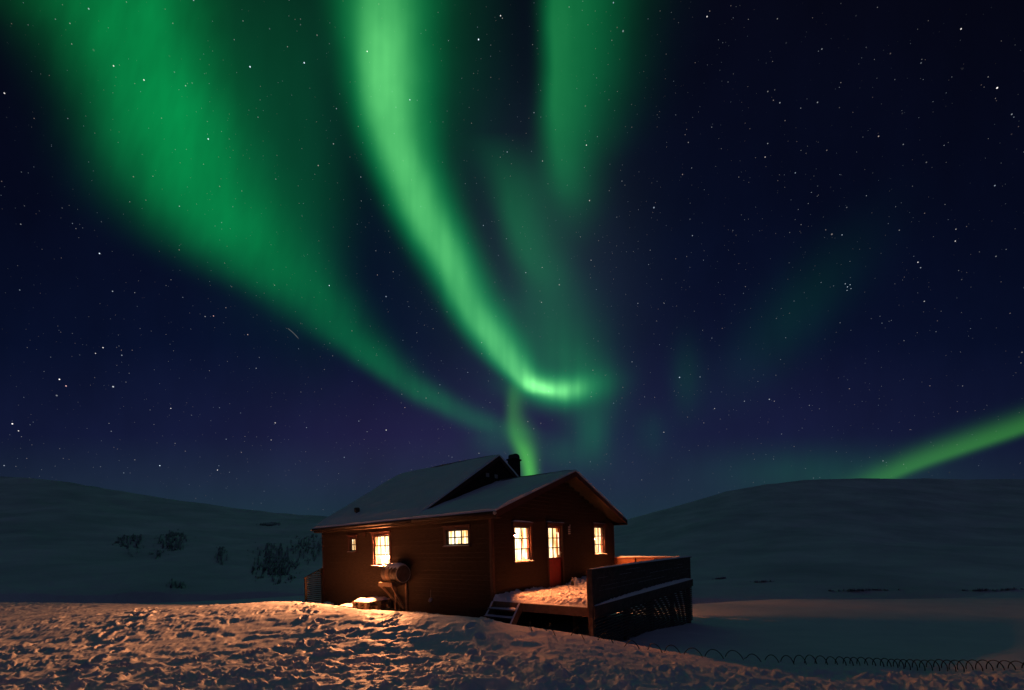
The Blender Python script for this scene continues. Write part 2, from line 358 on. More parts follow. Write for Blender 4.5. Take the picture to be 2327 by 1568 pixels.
# numpy noise
def hash2(ix, iy, k=0):
    h = (ix.astype(np.int64) * 374761393 + iy.astype(np.int64) * 668265263 + k * 2147483647) & 0xffffffff
    h = ((h ^ (h >> 13)) * 1274126177) & 0xffffffff
    h = ((h ^ (h >> 16)) * 2246822519) & 0xffffffff
    return ((h ^ (h >> 15)) & 0xffffff) / float(0xffffff)
def vnoise(x, y, k=0):
    ix, iy = np.floor(x), np.floor(y); fx, fy = x - ix, y - iy
    fx = fx * fx * fx * (fx * (fx * 6 - 15) + 10); fy = fy * fy * fy * (fy * (fy * 6 - 15) + 10)
    a, b, c, d = hash2(ix, iy, k), hash2(ix + 1, iy, k), hash2(ix, iy + 1, k), hash2(ix + 1, iy + 1, k)
    return (a + (b - a) * fx) * (1 - fy) + (c + (d - c) * fx) * fy
def fbm(x, y, o=4, k=0, rough=.5):
    s = 0; a = 1; t = 0
    for i in range(o):
        s = s + a * vnoise(x, y, k + i * 17); t += a; a *= rough
        x, y = x * 2.03 * .8 - y * 2.03 * .6 + 3.1, x * 2.03 * .6 + y * 2.03 * .8 + 7.7
    return s / t
def sstep(x, a, b):
    t = np.clip((x - a) / (b - a), 0, 1); return t * t * (3 - 2 * t)

# ------------------------------------------------------------------ terrain
def ray(px, py):
    X, Z = px - CX, HOR - py
    return (c_ * X - s_ * Z) / F_PX, (s_ * X + c_ * Z) / F_PX
ctl = []
def cp(px, py, y):
    a, b = ray(px, py); ctl.append((a * y, y, CAM_Z + b * y))
for q in [(0, 1370, 17), (200, 1370, 17), (400, 1375, 16), (500, 1377, 15), (640, 1368, 13.5), (740, 1373, 12.9), (870, 1392, 12), (1000, 1408, 11), (1100, 1416, 10),
          (1200, 1426, 9), (1340, 1447, 8.5), (1480, 1476, 8), (1700, 1502, 7.5), (2000, 1515, 7), (2326, 1530, 6.5), (2700, 1540, 6),
          (-300, 1370, 17), (1163, 1568, 4), (1163, 1700, 2.8), (2200, 1568, 5.2), (100, 1568, 5), (600, 1568, 4.4), (1700, 1568, 4.7), (-200, 1568, 5.2),
          (640, 1440, 8.6), (250, 1440, 8.8), (1000, 1480, 7), (0, 1430, 9.6),
          (1900, 1450, 12.5), (2300, 1450, 11.5), (1800, 1400, 17), (2300, 1400, 15.5), (1750, 1362, 22.5), (2000, 1361, 22.5), (2400, 1360, 21), (1600, 1385, 19.5)]: cp(*q)
for u, v, z in [(-.7, 9.3, -.12), (-.5, 7.6, -.2), (-.5, 6, -.22), (-.5, 4.5, -.22), (-.5, 2.6, -.3), (-.7, .8, -.33), (-1.2, -.6, -.33), (-.9, -2.4, -.36), (-.2, -3.5, -.32), (4, 4, -.7), (8, 8, -1.0), (3, 9, -.5),
                (1, 11, -.5), (2.7, -3.4, -.62), (5.4, -3.3, -.86), (8.1, -3.3, -1.12), (9.5, -3.5, -1.15), (9.5, 2, -1.2), (3, -5.2, -.72), (6, -5.2, -.95), (4, -1.5, -.65), (11, 8, -1.8), (-2.4, 10.5, .1)]:
    p = W(u, v, z); ctl.append(tuple(p))
ctl += [(-17, 24, -1.0), (-8, 26, -1.4), (-25, 30, -1.4), (-34, 22, .0), (-30, 10, .6), (-25, 2, .8), (0, 1.2, .82), (0, -8, .9), (22, 1, .2), (30, 12, -1.1), (-15, -10, .9), (15, -8, .4),
        (32, 25, -2.2), (10, 32, -3.2), (20, 32, -3.2), (-12, 42, -2.2), (-30, 45, -2.2), (25, 46, -5), (6, 46, -4), (45, 40, -5)]
CT = np.array(ctl)
def tps_fit(P):
    n = len(P); d = np.hypot(P[:, None, 0] - P[None, :, 0], P[:, None, 1] - P[None, :, 1]); K = np.where(d > 0, d * d * np.log(d + 1e-9), 0) + np.eye(n) * .02
    Q = np.c_[np.ones(n), P[:, :2]]; Amat = np.block([[K, Q], [Q.T, np.zeros((3, 3))]])
    return np.linalg.solve(Amat, np.r_[P[:, 2], 0, 0, 0])
TW = tps_fit(CT)
def tps(x, y):
    r = TW[-3] + TW[-2] * x + TW[-1] * y
    for i in range(len(CT)):
        d2 = (x - CT[i, 0]) ** 2 + (y - CT[i, 1]) ** 2
        r = r + TW[i] * .5 * d2 * np.log(d2 + 1e-12)
    return r
def ground_base(x, y):
    x = np.asarray(x, float); y = np.asarray(y, float)
    r = np.hypot(x, y - 14)
    z = np.empty_like(r); far = r > 60
    xi = np.clip(x, -60, 60); yi = np.clip(y, -45, 60)
    z = tps(xi, yi); w = sstep(r, 34, 58)
    tgt = np.where(y > 5, -5.5, -.5)
    return z * (1 - w) + tgt * w
CREST = np.array([(-40, 17), (-17, 17), (-12, 16), (-10, 15), (-7.2, 13.5), (-5.4, 12.9), (-3.6, 12), (-1.84, 11), (-.65, 10), (.35, 9), (1.5, 8.5), (2.6, 8), (4.1, 7.5), (6, 7), (7.8, 6.5), (15, 5), (40, 3)])
def crest_y(x): return np.interp(x, CREST[:, 0], CREST[:, 1])

def pits(x, y, cell, prob, rad, k):
    """trodden hollows: soft-edged ellipses scattered one per cell, with a small crumbly rim"""
    gx, gy = np.floor(x / cell), np.floor(y / cell); out = np.zeros_like(x)
    for i in (-1, 0, 1):
        for j in (-1, 0, 1):
            a, b = gx + i, gy + j
            on = hash2(a, b, k) < prob
            px, py = (a + .15 + .7 * hash2(a, b, k + 1)) * cell, (b + .15 + .7 * hash2(a, b, k + 2)) * cell
            th = hash2(a, b, k + 3) * 3.14159; ra = rad * (.6 + .8 * hash2(a, b, k + 4)); el = .45 + .4 * hash2(a, b, k + 5)
            dx, dy = x - px, y - py; cs, sn = np.cos(th), np.sin(th)
            e = np.hypot((dx * cs + dy * sn) / ra, (-dx * sn + dy * cs) / (ra * el))
            dep = .5 + .8 * hash2(a, b, k + 6)
            out += np.where(on, dep * (-(1 - sstep(e, .45, 1.05)) + .38 * np.exp(-((e - 1.18) / .22) ** 2)), 0)
    return out
def snow_detail(x, y):
    near = 1 - sstep(y - crest_y(x), -.2, 1.4)
    right = sstep(x, .5, 6.0)
    wx = x + .30 * (fbm(x * 1.3, y * 1.3, 3, 5) - .5); wy = y + .30 * (fbm(x * 1.3, y * 1.3, 3, 55) - .5)
    d = .15 * (fbm(wx * .45, wy * .45, 3, 9) - .5)
    crust = fbm(wx * 2.0, wy * 2.6, 4, 21, .5)
    calm = sstep(fbm(x * .38, y * .5, 2, 74), .34, .60)           # wind-packed patches between trodden ones
    d = d + .060 * (crust - .5) + (.020 + .020 * calm) * sstep(crust, .50, .535) + .016 * sstep(fbm(wx * 3.4, wy * 4.6, 3, 25), .53, .56)
    d = d + (.22 + .78 * calm) * (.055 * pits(wx, wy, .60, .72, .24, 301) + .034 * pits(wx, wy, .30, .5, .11, 401))
    lump = fbm(x * 7.5, y * 7.5, 3, 31, .6)
    closeup = 1 - sstep(y, 5.0, 8.5)
    d = d + (.010 + .050 * closeup) * np.maximum(0, lump - .54) * 3.0 + .005 * (fbm(x * 26, y * 26, 2, 91) - .5)
    amp = near * (1 + .25 * right) * (1 - .62 * sstep(y, 4.6, 9.5))
    smooth = .05 * (fbm(x * .35, y * .35, 3, 61) - .5) + .026 * (fbm(x * 1.6, y * 2.2, 4, 63) - .5)
    return (d - .02) * amp + smooth
rows = [1.3]
while rows[-1] < 27:
    y = rows[-1]; rows.append(y + min(max(y * y / 1000.0, .012), .075 if y < 14 else .16))
rows = np.array(rows); cols = np.linspace(-1.38, 1.38, 1900)
YY = rows[:, None] * np.ones_like(cols)[None, :]; XX = (YY + 3.0) * cols[None, :]
# interpolate the smooth base back to the fine grid
def upsample(Bs, ri, ci, R, Cn):
    t = np.empty((Bs.shape[0], Cn))
    for i in range(Bs.shape[0]): t[i] = np.interp(np.arange(Cn), ci, Bs[i])
    o = np.empty((R, Cn)); fi = np.clip(np.interp(np.arange(R), ri, np.arange(len(ri))), 0, len(ri) - 1.000001)
    k = fi.astype(int); f = (fi - k)[:, None]; return t[k] * (1 - f) + t[np.minimum(k + 1, len(ri) - 1)] * f
rsel = np.unique(np.r_[np.arange(0, len(rows), 4), len(rows) - 1]); csel = np.unique(np.r_[np.arange(0, len(cols), 6), len(cols) - 1])
base = ground_base(XX[np.ix_(rsel, csel)], YY[np.ix_(rsel, csel)])
ZZ = upsample(base, rsel, csel, len(rows), len(cols)) + snow_detail(XX, YY)
# trails of single footprints across the bank
def trail(path, seed):
    rr = random.Random(seed); P = np.array(path); sg = np.r_[0, np.cumsum(np.hypot(*np.diff(P, axis=0).T))]; t = .2; k = 0
    while t < sg[-1]:
        x0, y0 = np.interp(t, sg, P[:, 0]), np.interp(t, sg, P[:, 1]); x1, y1 = np.interp(t + .1, sg, P[:, 0]), np.interp(t + .1, sg, P[:, 1])
        th = math.atan2(y1 - y0, x1 - x0); sd = .13 if k % 2 else -.13
        x0 += -math.sin(th) * sd + rr.uniform(-.05, .05); y0 += math.cos(th) * sd + rr.uniform(-.05, .05); th += rr.uniform(-.2, .2)
        i0, i1 = np.searchsorted(rows, [y0 - .6, y0 + .6])
        if i1 > i0:
            dx_, dy_ = XX[i0:i1] - x0, YY[i0:i1] - y0; e = np.hypot((dx_ * math.cos(th) + dy_ * math.sin(th)) / .19, (-dx_ * math.sin(th) + dy_ * math.cos(th)) / .085)
            ZZ[i0:i1] += rr.uniform(.06, .10) * (-(1 - sstep(e, .6, 1.1)) + .42 * np.exp(-((e - 1.25) / .25) ** 2))
        t += rr.uniform(.55, .75); k += 1
trail([(-6.5, 13.2), (-5.0, 10.5), (-3.6, 8.0), (-2.9, 6.0), (-2.2, 4.0), (-1.6, 2.6)], 1)
trail([(-2.2, 11.0), (-2.6, 9.0), (-3.8, 7.2), (-5.4, 6.0), (-7.5, 5.2)], 2)
trail([(-.4, 9.6), (-.8, 8.0), (-.4, 6.2), (.6, 4.6), (1.2, 3.2)], 3)
trail([(-12, 14), (-9.5, 11), (-8, 8.5), (-6.2, 6.6), (-4.6, 4.6)], 4)
R_, C_n = ZZ.shape
edge_in = np.minimum(np.minimum((1.38 - np.abs(cols))[None, :] * (YY + 3.0), YY - rows[0]), rows[-1] - YY)
ZZ = ZZ - .10 * (1 - sstep(edge_in, 0, .5))
V1 = np.stack([XX, YY, ZZ], -1).reshape(-1, 3)
idx = np.arange(R_ * C_n).reshape(R_, C_n)
F1 = np.stack([idx[:-1, :-1], idx[:-1, 1:], idx[1:, 1:], idx[1:, :-1]], -1).reshape(-1, 4)
# the rest of the sheet, coarse, out to the far distance; it dips just under the fine part
gx = np.r_[np.linspace(-900, -70, 14), np.linspace(-62, 62, 125), np.linspace(70, 900, 14)]
gy = np.r_[np.linspace(-900, -60, 12), np.linspace(-52, 70, 123), np.linspace(80, 900, 14)]
GX, GY = np.meshgrid(gx, gy); GZ = ground_base(GX, GY)
inside = (GY > 2.2) & (GY < 26.2) & (np.abs(GX) < 1.38 * (GY + 3.0) - 1.2)
GZ = GZ + .03 * (fbm(GX * .35, GY * .35, 3, 61) - .5) - np.where(inside, .55, .0)
V2 = np.stack([GX, GY, GZ], -1).reshape(-1, 3); i2 = np.arange(GX.size).reshape(GX.shape) + len(V1)
F2 = np.stack([i2[:-1, :-1], i2[:-1, 1:], i2[1:, 1:], i2[1:, :-1]], -1).reshape(-1, 4)
def np_mesh(name, V, Fq, mat, smooth=True):
    me = bpy.data.meshes.new(name); me.vertices.add(len(V)); me.vertices.foreach_set('co', V.astype(np.float32).ravel())
    me.loops.add(Fq.size); me.loops.foreach_set('vertex_index', Fq.astype(np.int32).ravel())
    me.polygons.add(len(Fq)); me.polygons.foreach_set('loop_start', (np.arange(len(Fq)) * 4).astype(np.int32))
    me.polygons.foreach_set('loop_total', np.full(len(Fq), 4, np.int32))
    if smooth: me.polygons.foreach_set('use_smooth', np.ones(len(Fq), bool))
    me.update(calc_edges=True); me.validate(); me.materials.append(mat)
    o = bpy.data.objects.new(name, me); COL.objects.link(o); return o
o = np_mesh('snow_ground', np.r_[V1, V2], np.r_[F1, F2], M_SNOW)
tag(o, 'trodden crusted snow spreading around the cabin', 'snow', kind='structure')
def gz(x, y): return float(ground_base(np.array([x]), np.array([y]))[0] + snow_detail(np.array([x]), np.array([y]))[0])

# hills: slopes rising from the far edge of the snow field to a rounded crest
def hill_fn(crest, basepy, y0, y1):
    cp_ = np.array(crest)
    def f(px, t):                     # px may be array; t in 0..1.3
        top = np.interp(px, cp_[:, 0], cp_[:, 1]); py = basepy + (top - basepy) * np.minimum(t, 1)
        y = y0 + (y1 - y0) * t ** 1.6
        a, b = (c_ * (px - CX) - s_ * (HOR - py)) / F_PX, (s_ * (px - CX) + c_ * (HOR - py)) / F_PX
        over = np.maximum(t - 1, 0)
        return a * y, y, CAM_Z + b * y - over * over * 260 - over * 8
    return f
hillL = hill_fn([(-1500, 1050), (-600, 1050), (-100, 1078), (0, 1083), (70, 1085), (130, 1091), (230, 1108), (330, 1125), (450, 1143), (560, 1158), (650, 1166), (735, 1172), (850, 1181), (1000, 1200), (1150, 1232), (1300, 1280), (1450, 1345)], 1352, 46, 240)
hillR = hill_fn([(850, 1345), (1000, 1300), (1150, 1250), (1300, 1212), (1420, 1182), (1500, 1161), (1580, 1138), (1650, 1117), (1740, 1100), (1830, 1090), (1950, 1086), (2060, 1087), (2200, 1090), (2326, 1088), (2600, 1070), (3200, 1050), (4200, 1040)], 1366, 50, 300)
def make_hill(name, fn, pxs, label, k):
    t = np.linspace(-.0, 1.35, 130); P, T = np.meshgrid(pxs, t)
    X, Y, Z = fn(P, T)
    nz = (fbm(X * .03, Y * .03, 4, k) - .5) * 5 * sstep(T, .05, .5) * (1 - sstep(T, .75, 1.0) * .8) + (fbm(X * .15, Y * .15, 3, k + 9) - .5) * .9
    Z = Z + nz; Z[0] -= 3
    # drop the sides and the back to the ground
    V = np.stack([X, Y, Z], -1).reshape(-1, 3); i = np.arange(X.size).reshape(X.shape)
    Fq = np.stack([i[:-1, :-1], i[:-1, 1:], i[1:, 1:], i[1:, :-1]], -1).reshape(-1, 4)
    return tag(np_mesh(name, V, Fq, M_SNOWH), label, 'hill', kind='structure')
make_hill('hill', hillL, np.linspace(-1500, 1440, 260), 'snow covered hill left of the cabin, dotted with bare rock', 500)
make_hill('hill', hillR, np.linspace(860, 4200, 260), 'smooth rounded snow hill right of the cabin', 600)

# bare rock showing through the snow of the left hill
rocks = [(293, 1229, 42, 30, 'branching dark rock outcrop, leftmost on the snowy hillside', .50, 1), (397, 1229, 44, 28, 'broad dark rock outcrop second from left near the middle of the hill', .47, 2),
         (358, 1258, 28, 14, 'small scattered rock patch just below the two upper left outcrops', .55, 3), (504, 1264, 17, 24, 'narrow upright rock outcrop alone between the larger outcrops', .49, 4),
         (626, 1283, 62, 46, 'largest streaky rock outcrop on the lower hillside left of the cabin', .47, 5), (702, 1246, 42, 34, 'rock outcrop ending behind the left end of the cabin', .49, 6),
         (404, 1327, 36, 16, 'faint low rock patch at the foot of the left hill', .56, 7), (612, 1193, 26, 4, 'thin dark rock ledge near the hill crest left of the cabin roof', .40, 8),
         (1636, 1309, 22, 2, 'short thin rock ledge on the right hill just beyond the deck railing', .44, 9), (1735, 1320, 32, 2, 'thin rock ledge low on the right hill, second from the deck', .44, 10),
         (1965, 1341, 95, 2.6, 'long broken line of stones at the foot of the right hill', .45, 11), (2255, 1340, 85, 2.4, 'broken line of stones at the foot of the hill, at the right edge', .45, 12)]
LCR = ([-1500, -600, -100, 0, 70, 130, 230, 330, 450, 560, 650, 735, 850, 1000], [1050, 1050, 1078, 1083, 1085, 1091, 1108, 1125, 1143, 1158, 1166, 1172, 1181, 1200])
RCR = ([1500, 1580, 1650, 1740, 1830, 1950, 2060, 2200, 2326, 2600], [1161, 1138, 1117, 1100, 1090, 1086, 1087, 1090, 1088, 1070])
for a0, b0, ra, rb, lab, th, k in rocks:
    rgt = a0 > 1200; crx, cry = RCR if rgt else LCR; basepy = 1366 if rgt else 1352; hf = hillR if rgt else hillL; sd = 600 if rgt else 500
    n1, n2 = int(ra * 3.2), int(max(rb * 3.2, 18))
    P, Q = np.meshgrid(np.linspace(a0 - ra * 1.15, a0 + ra * 1.15, n1), np.linspace(b0 + rb * 1.2, b0 - rb * 1.2, n2))
    top = np.interp(P, crx, cry)
    T = np.clip((basepy - Q) / (basepy - top), .01, .99); X, Y, Z = hf(P, T)
    Z = Z + (fbm(X * .03, Y * .03, 4, sd) - .5) * 5 * sstep(T, .05, .5) * (1 - sstep(T, .75, 1.0) * .8) + (fbm(X * .15, Y * .15, 3, sd + 9) - .5) * .9
    e = np.hypot((P - a0) / ra, (Q - b0) / rb)
    nn = .55 * fbm(P * .20 + .05 * Q, Q * .08, 4, 700 + k, .6) + .45 * fbm(P * .62 + .2 * Q, Q * .17, 3, 720 + k)
    hgt = nn - (th - .025) - .36 * np.clip(e - .35, 0, 2) ** 1.3
    h = np.where(hgt > 0, .2 + 5.0 * np.minimum(hgt, .16), -1.2 + 8 * np.maximum(hgt, -.1))
    a_ = X / Y; Yo = Y - h * 1.3; X = a_ * Yo; Z = Z + h * .35
    V = np.stack([X, Yo, Z], -1).reshape(-1, 3); i = np.arange(X.size).reshape(X.shape)
    Fq = np.stack([i[:-1, :-1], i[:-1, 1:], i[1:, 1:], i[1:, :-1]], -1).reshape(-1, 4)
    ctr = V.mean(0)
    ok = (h > -.9).ravel()[Fq].any(1); Fq = Fq[ok]
    used = np.unique(Fq); remap = np.full(len(V), -1); remap[used] = np.arange(len(used))
    ob = np_mesh('rock_outcrop', V[used] - ctr, remap[Fq], M_ROCKS if rgt else M_ROCK, False); ob.location = ctr
    tag(ob, lab, 'rock', 'rock ledges on the right hill' if rgt else 'rock outcrops on the left hill')

# ------------------------------------------------------------------ cabin
HE, HR, HM, WID, LE, LT, OU, OV = 3.03, 4.63, 5.71, 8.15, 3.02, 9.23, .36, .49
MID = WID / 2
cab = thing('wooden_cabin', 'brown clapboard cabin with lit windows and snow on two gabled roofs', 'cabin', (0, 0, 0))
SLE = (HR - HE) / (MID + OU); SLM = (HM - HE) / (MID + OU)
def roof_z(u, main): return HE + (min(u, WID - u) + OU) * (SLM if main else SLE)

# openings: (plane, s0, s1, z0, z1) are the glass rectangles
WINS = [dict(pl='v', s0=1.09, s1=1.845, z0=1.64, z1=2.62, nc=2, nr=3, lab='clear left half'), dict(pl='v', s0=6.37, s1=7.17, z0=1.705, z1=2.71, nc=2, nr=3),
        dict(pl='u', s0=4.77, s1=5.62, z0=1.575, z1=2.545, nc=3, nr=3), dict(pl='u', s0=6.86, s1=7.18, z0=2.10, z1=2.51, nc=2, nr=2), dict(pl='u', s0=.94, s1=1.80, z0=2.185, z1=2.575, nc=3, nr=2)]
DOOR = (2.93, 3.80, .60, 2.72)
SASH = .045
def hole(w): return (w['s0'] - SASH, w['s1'] + SASH, w['z0'] - SASH, w['z1'] + SASH)
holes = {'v': [hole(w) for w in WINS if w['pl'] == 'v'] + [DOOR], 'u': [hole(w) for w in WINS if w['pl'] == 'u']}

def wall_boards(mb, pl, zlo, zhi, span, holes, bh=.135, t=.024, base=.0):
    """lapped horizontal boards, split round the openings"""
    z = zlo; n = 0
    while z < zhi - .01:
        z1 = min(z + bh, zhi)
        a, b = span(z1 if z1 > 3 else z)
        if b - a < .05: break
        cuts = sorted([h for h in holes if h[2] < z1 - 1e-4 and h[3] > z + 1e-4])
        # split in z where an opening edge passes through the board
        zs = sorted({z, z1, *[q for h in cuts for q in (h[2], h[3]) if z < q < z1]})
        for za, zb in zip(zs[:-1], zs[1:]):
            cur = a; segs = []
            for h in cuts:
                if h[2] < zb - 1e-4 and h[3] > za + 1e-4:
                    segs.append((cur, h[0])); cur = h[1]
            segs.append((cur, b))
            for p, q in segs:
                if q - p < .01: continue
                da = base + t * (z1 - za) / bh + .004; db = base + t * (z1 - zb) / bh + .004
                if za == z and len(zs) == 2:
                    if pl == 'v': mb.box(p, q, .0, .06, za, za + .024)
                    else: mb.box(.0, .06, p, q, za, za + .024)
                    za_ = za + .024
                else: za_ = za
                if pl == 'v': mb.hexa([(p, -da, za_), (q, -da, za_), (q, .06, za_), (p, .06, za_), (p, -db, zb), (q, -db, zb), (q, .06, zb), (p, .06, zb)])
                else: mb.hexa([(-da, q, za_), (-da, p, za_), (.06, p, za_), (.06, q, za_), (-db, q, zb), (-db, p, zb), (.06, p, zb), (.06, q, zb)])
        z = z1; n += 1
EAVE_UNDER = 2.85
mb = MB()
wall_boards(mb, 'v', 0, HR - .12, lambda z: (.07 if z < EAVE_UNDER else .03 + max(0, (z - HE) / SLE + .1 - OU * 0), WID - (.07 if z < EAVE_UNDER else .03 + max(0, (z - HE) / SLE + .1))), holes['v'])
wall_boards(mb, 'u', 0, EAVE_UNDER + .02, lambda z: (.07, LT), holes['u'])
mb.build('wall', M_CLAD, cab)
# plain far walls (right and back), closed behind
m2 = MB()
for q in ((.06, 1.95, 0, 2.9), (2.75, LT - .06, 0, 2.9), (1.95, 2.75, 0, 1.6), (1.95, 2.75, 2.66, 2.9)): m2.box(WID - .06, WID, q[0], q[1], q[2], q[3])
# back wall as gable prism
m2.prism([(0.06, LT, 0), (WID, LT, 0), (WID, LT, 2.9), (MID, LT, HM - .2), (.06, LT, 2.9)], (0, -.05, 0))
m2.box(.07, WID - .06, .07, LT - .06, -.02, .04)
m2.build('wall', M_CLAD, cab)
# upper gable of the taller rear part
mg = MB(); z = 3.35; k = 0
while z < HM - .15:
    z1 = z + .135; du = (z1 - HE) / SLM - OU + .02
    mg.hexa([(du, LE - .028, z), (WID - du, LE - .028, z), (WID - du, LE + .05, z), (du, LE + .05, z), (du, LE - .006, z1), (WID - du, LE - .006, z1), (WID - du, LE + .05, z1), (du, LE + .05, z1)]); z = z1
mg.build('gable_wall', M_CLAD, cab)
for u0 in (3.24, 3.76):
    f = MB(); f.box(u0, u0 + .22, LE - .05, LE - .02, 4.78, 4.96); fo = f.build('gable_vent', M_METAL, cab)
    s = MB()
    for i in range(4): s.box(u0 + .02, u0 + .2, LE - .06, LE - .05, 4.80 + i * .038, 4.82 + i * .038)
    s.build('vent_slats', M_PALE, fo)
# corner boards
for (u0, u1, v0, v1) in ((-.035, .07, -.035, .07), (WID - .07, WID + .03, -.035, .07), (-.035, .07, LT, LT + .05)):
    c = MB(); c.box(u0, u1, v0, v1, -.03, EAVE_UNDER); c.build('corner_board', M_TRIM, cab, bevel=.006)
# foundation: recessed dark skirt, slats and stub posts
f = MB(); f.box(.35, .42, .3, LT - .2, -1.1, -.02); f.box(.35, WID - .1, .3, .36, -1.3, -.02); f.box(WID - .15, WID - .1, .36, LT - .2, -1.6, -.02); f.box(.42, WID - .2, LT - .3, LT - .22, -1.3, -.02)
f.build('foundation', M_DARK, cab)
f = MB()
for i, v in enumerate((.5, 1.5, 2.9, 4.3, 5.7, 7.1, 8.6)): 
    p = MB(); p.box(.06, .18, v - .07, v + .07, -.9, -.02); p.build('foundation_post', M_WOOD if i == 2 else M_DECK, cab)
sl = MB()
for i in range(5): sl.box(.19, .205, .1, LT - .1, -.09 - i * .11, -.045 - i * .11)
sl.build('skirting_slats', M_DECK, cab)

# ---- windows
def mapper(pl):
    return {'v': lambda s, d, z: (s, -d, z), 'u': lambda s, d, z: (-d, s, z), 'r': lambda s, d, z: (WID + d, s, z)}[pl]
def mbox(mb, mp, s0, s1, d0, d1, z0, z1):
    a, b = mp(s0, d0, z0), mp(s1, d1, z1); mb.box(a[0], b[0], a[1], b[1], a[2], b[2])
def snow_strip(mp, s0, s1, d0, d1, z, h, seed, n=16):
    """small lump of snow lying along a ledge"""
    mb = MB(); r = random.Random(seed); P = []
    prof = [(0, 0), (.06, .75), (.35, 1), (.75, .85), (1, 0)]
    for i in range(n + 1):
        t = i / n; e = min(1, min(t, 1 - t) * 9); hh = h * (.55 + .45 * math.sin(3 * t + seed) + .25 * (r.random() - .5)) * (e ** .5) + .004
        s = s0 + (s1 - s0) * t
        P.append([mp(s, d1 + (d0 - d1) * a + (0.006 if a == 0 else 0), z + hh * b) for a, b in prof])
    mb.grid(P); return mb
def fix_normals(o):
    import bmesh
    b = bmesh.new(); b.from_mesh(o.data); bmesh.ops.recalc_face_normals(b, faces=b.faces); b.to_mesh(o.data); b.free()

CURT = []
def window(w, i, strength, contrast, freq, depth=.10):
    pl = w['pl']; mp = mapper(pl); s0, s1, z0, z1 = w['s0'], w['s1'], w['z0'], w['z1']; H0, H1, Z0, Z1 = hole(w)
    fr = MB(); cw = .10
    mbox(fr, mp, H0 - cw, H0, -.02, .045, Z0 - .02, Z1 + .11); mbox(fr, mp, H1, H1 + cw, -.02, .045, Z0 - .02, Z1 + .11)
    mbox(fr, mp, H0, H1, -.02, .045, Z1, Z1 + .11)
    mbox(fr, mp, H0 - cw - .03, H1 + cw + .03, -.01, .085, Z1 + .11, Z1 + .135)           # head board
    # reveals
    mbox(fr, mp, H0 - .02, H0, -.20, -.02, Z0, Z1); mbox(fr, mp, H1, H1 + .02, -.20, -.02, Z0, Z1)
    mbox(fr, mp, H0 - .02, H1 + .02, -.20, -.02, Z1, Z1 + .02); mbox(fr, mp, H0 - .02, H1 + .02, -.20, -.02, Z0 - .02, Z0)
    o = fr.build('window', M_TRIM, cab, bevel=.004)
    sm = MB(); D0, D1 = -.055, -.015
    mbox(sm, mp, H0, s0, D0, D1, Z0, Z1); mbox(sm, mp, s1, H1, D0, D1, Z0, Z1); mbox(sm, mp, s0, s1, D0, D1, z1, Z1); mbox(sm, mp, s0, s1, D0, D1, Z0, z0)
    bw = .0155
    cs = [s0 + (s1 - s0) * k / w['nc'] for k in range(1, w['nc'])]; rs = [z0 + (z1 - z0) * k / w['nr'] for k in range(1, w['nr'])]
    for c in cs: mbox(sm, mp, c - bw, c + bw, D0 + .008, D1 - .004, z0, z1)
    for r in rs: mbox(sm, mp, s0, s1, D0 + .010, D1 - .006, r - bw, r + bw)
    sm.build('sash', M_SASH, o)
    gm = MB(); mbox(gm, mp, s0 - .01, s1 + .01, -.040, -.036, z0 - .01, z1 + .01); gm.build('pane', M_GLASS, o)
    # curtain: gathered cloth across the opening, 17 cm inside
    n = 90; P = []
    for r in range(2):
        zz = (Z0, Z1)[r]
        P.append([mp(H0 + (H1 - H0) * k / n, -depth + .012 * math.sin(k * 1.1) + .008 * math.sin(k * .37 + i), zz) for k in range(n + 1)])
    cm = MB(); cm.grid(P)
    cm.build('curtain', curtain_material('lamplit_curtain_%d' % i, 0 if pl == 'v' else 1, strength, contrast, freq, i * 2.3), o)
    sl_ = MB(); mbox(sl_, mp, H0 - cw, H1 + cw, -.01, .10, Z0 - .055, Z0 - .021); sl_.build('sill', M_TRIM, o, bevel=.004)
    sc = snow_strip(mp, H0 - cw + .01, H1 + cw - .01, .0, .10, Z0 - .021, .06 if pl == 'v' else .022, i + 1); so = sc.build('snow_cap', M_SNOWS, o, True); fix_normals(so)
    if pl == 'v':
        sc = snow_strip(mp, H0 - cw - .02, H1 + cw + .02, .0, .085, Z1 + .136, .05 if i == 0 else .022, i + 7); so = sc.build('snow_cap', M_SNOWS, o, True); fix_normals(so)
        sc = snow_strip(mp, s0, s1, D1 - .01, .035, Z0 + .001, .05, i + 4); so = sc.build('snow_cap', M_SNOWS, o, True); fix_normals(so)
    return o
window(WINS[0], 0, 3.2, .45, 16, .135); window(WINS[1], 1, 2.3, .6, 26, .145); window(WINS[2], 2, 3.4, .25, 18, .17);
window(dict(pl='r', s0=2.0, s1=2.7, z0=1.65, z1=2.61, nc=2, nr=3), 5, 2.4, .5, 18, .16); window(WINS[3], 3, 2.6, .35, 20); window(WINS[4], 4, 2.4, .4, 9)

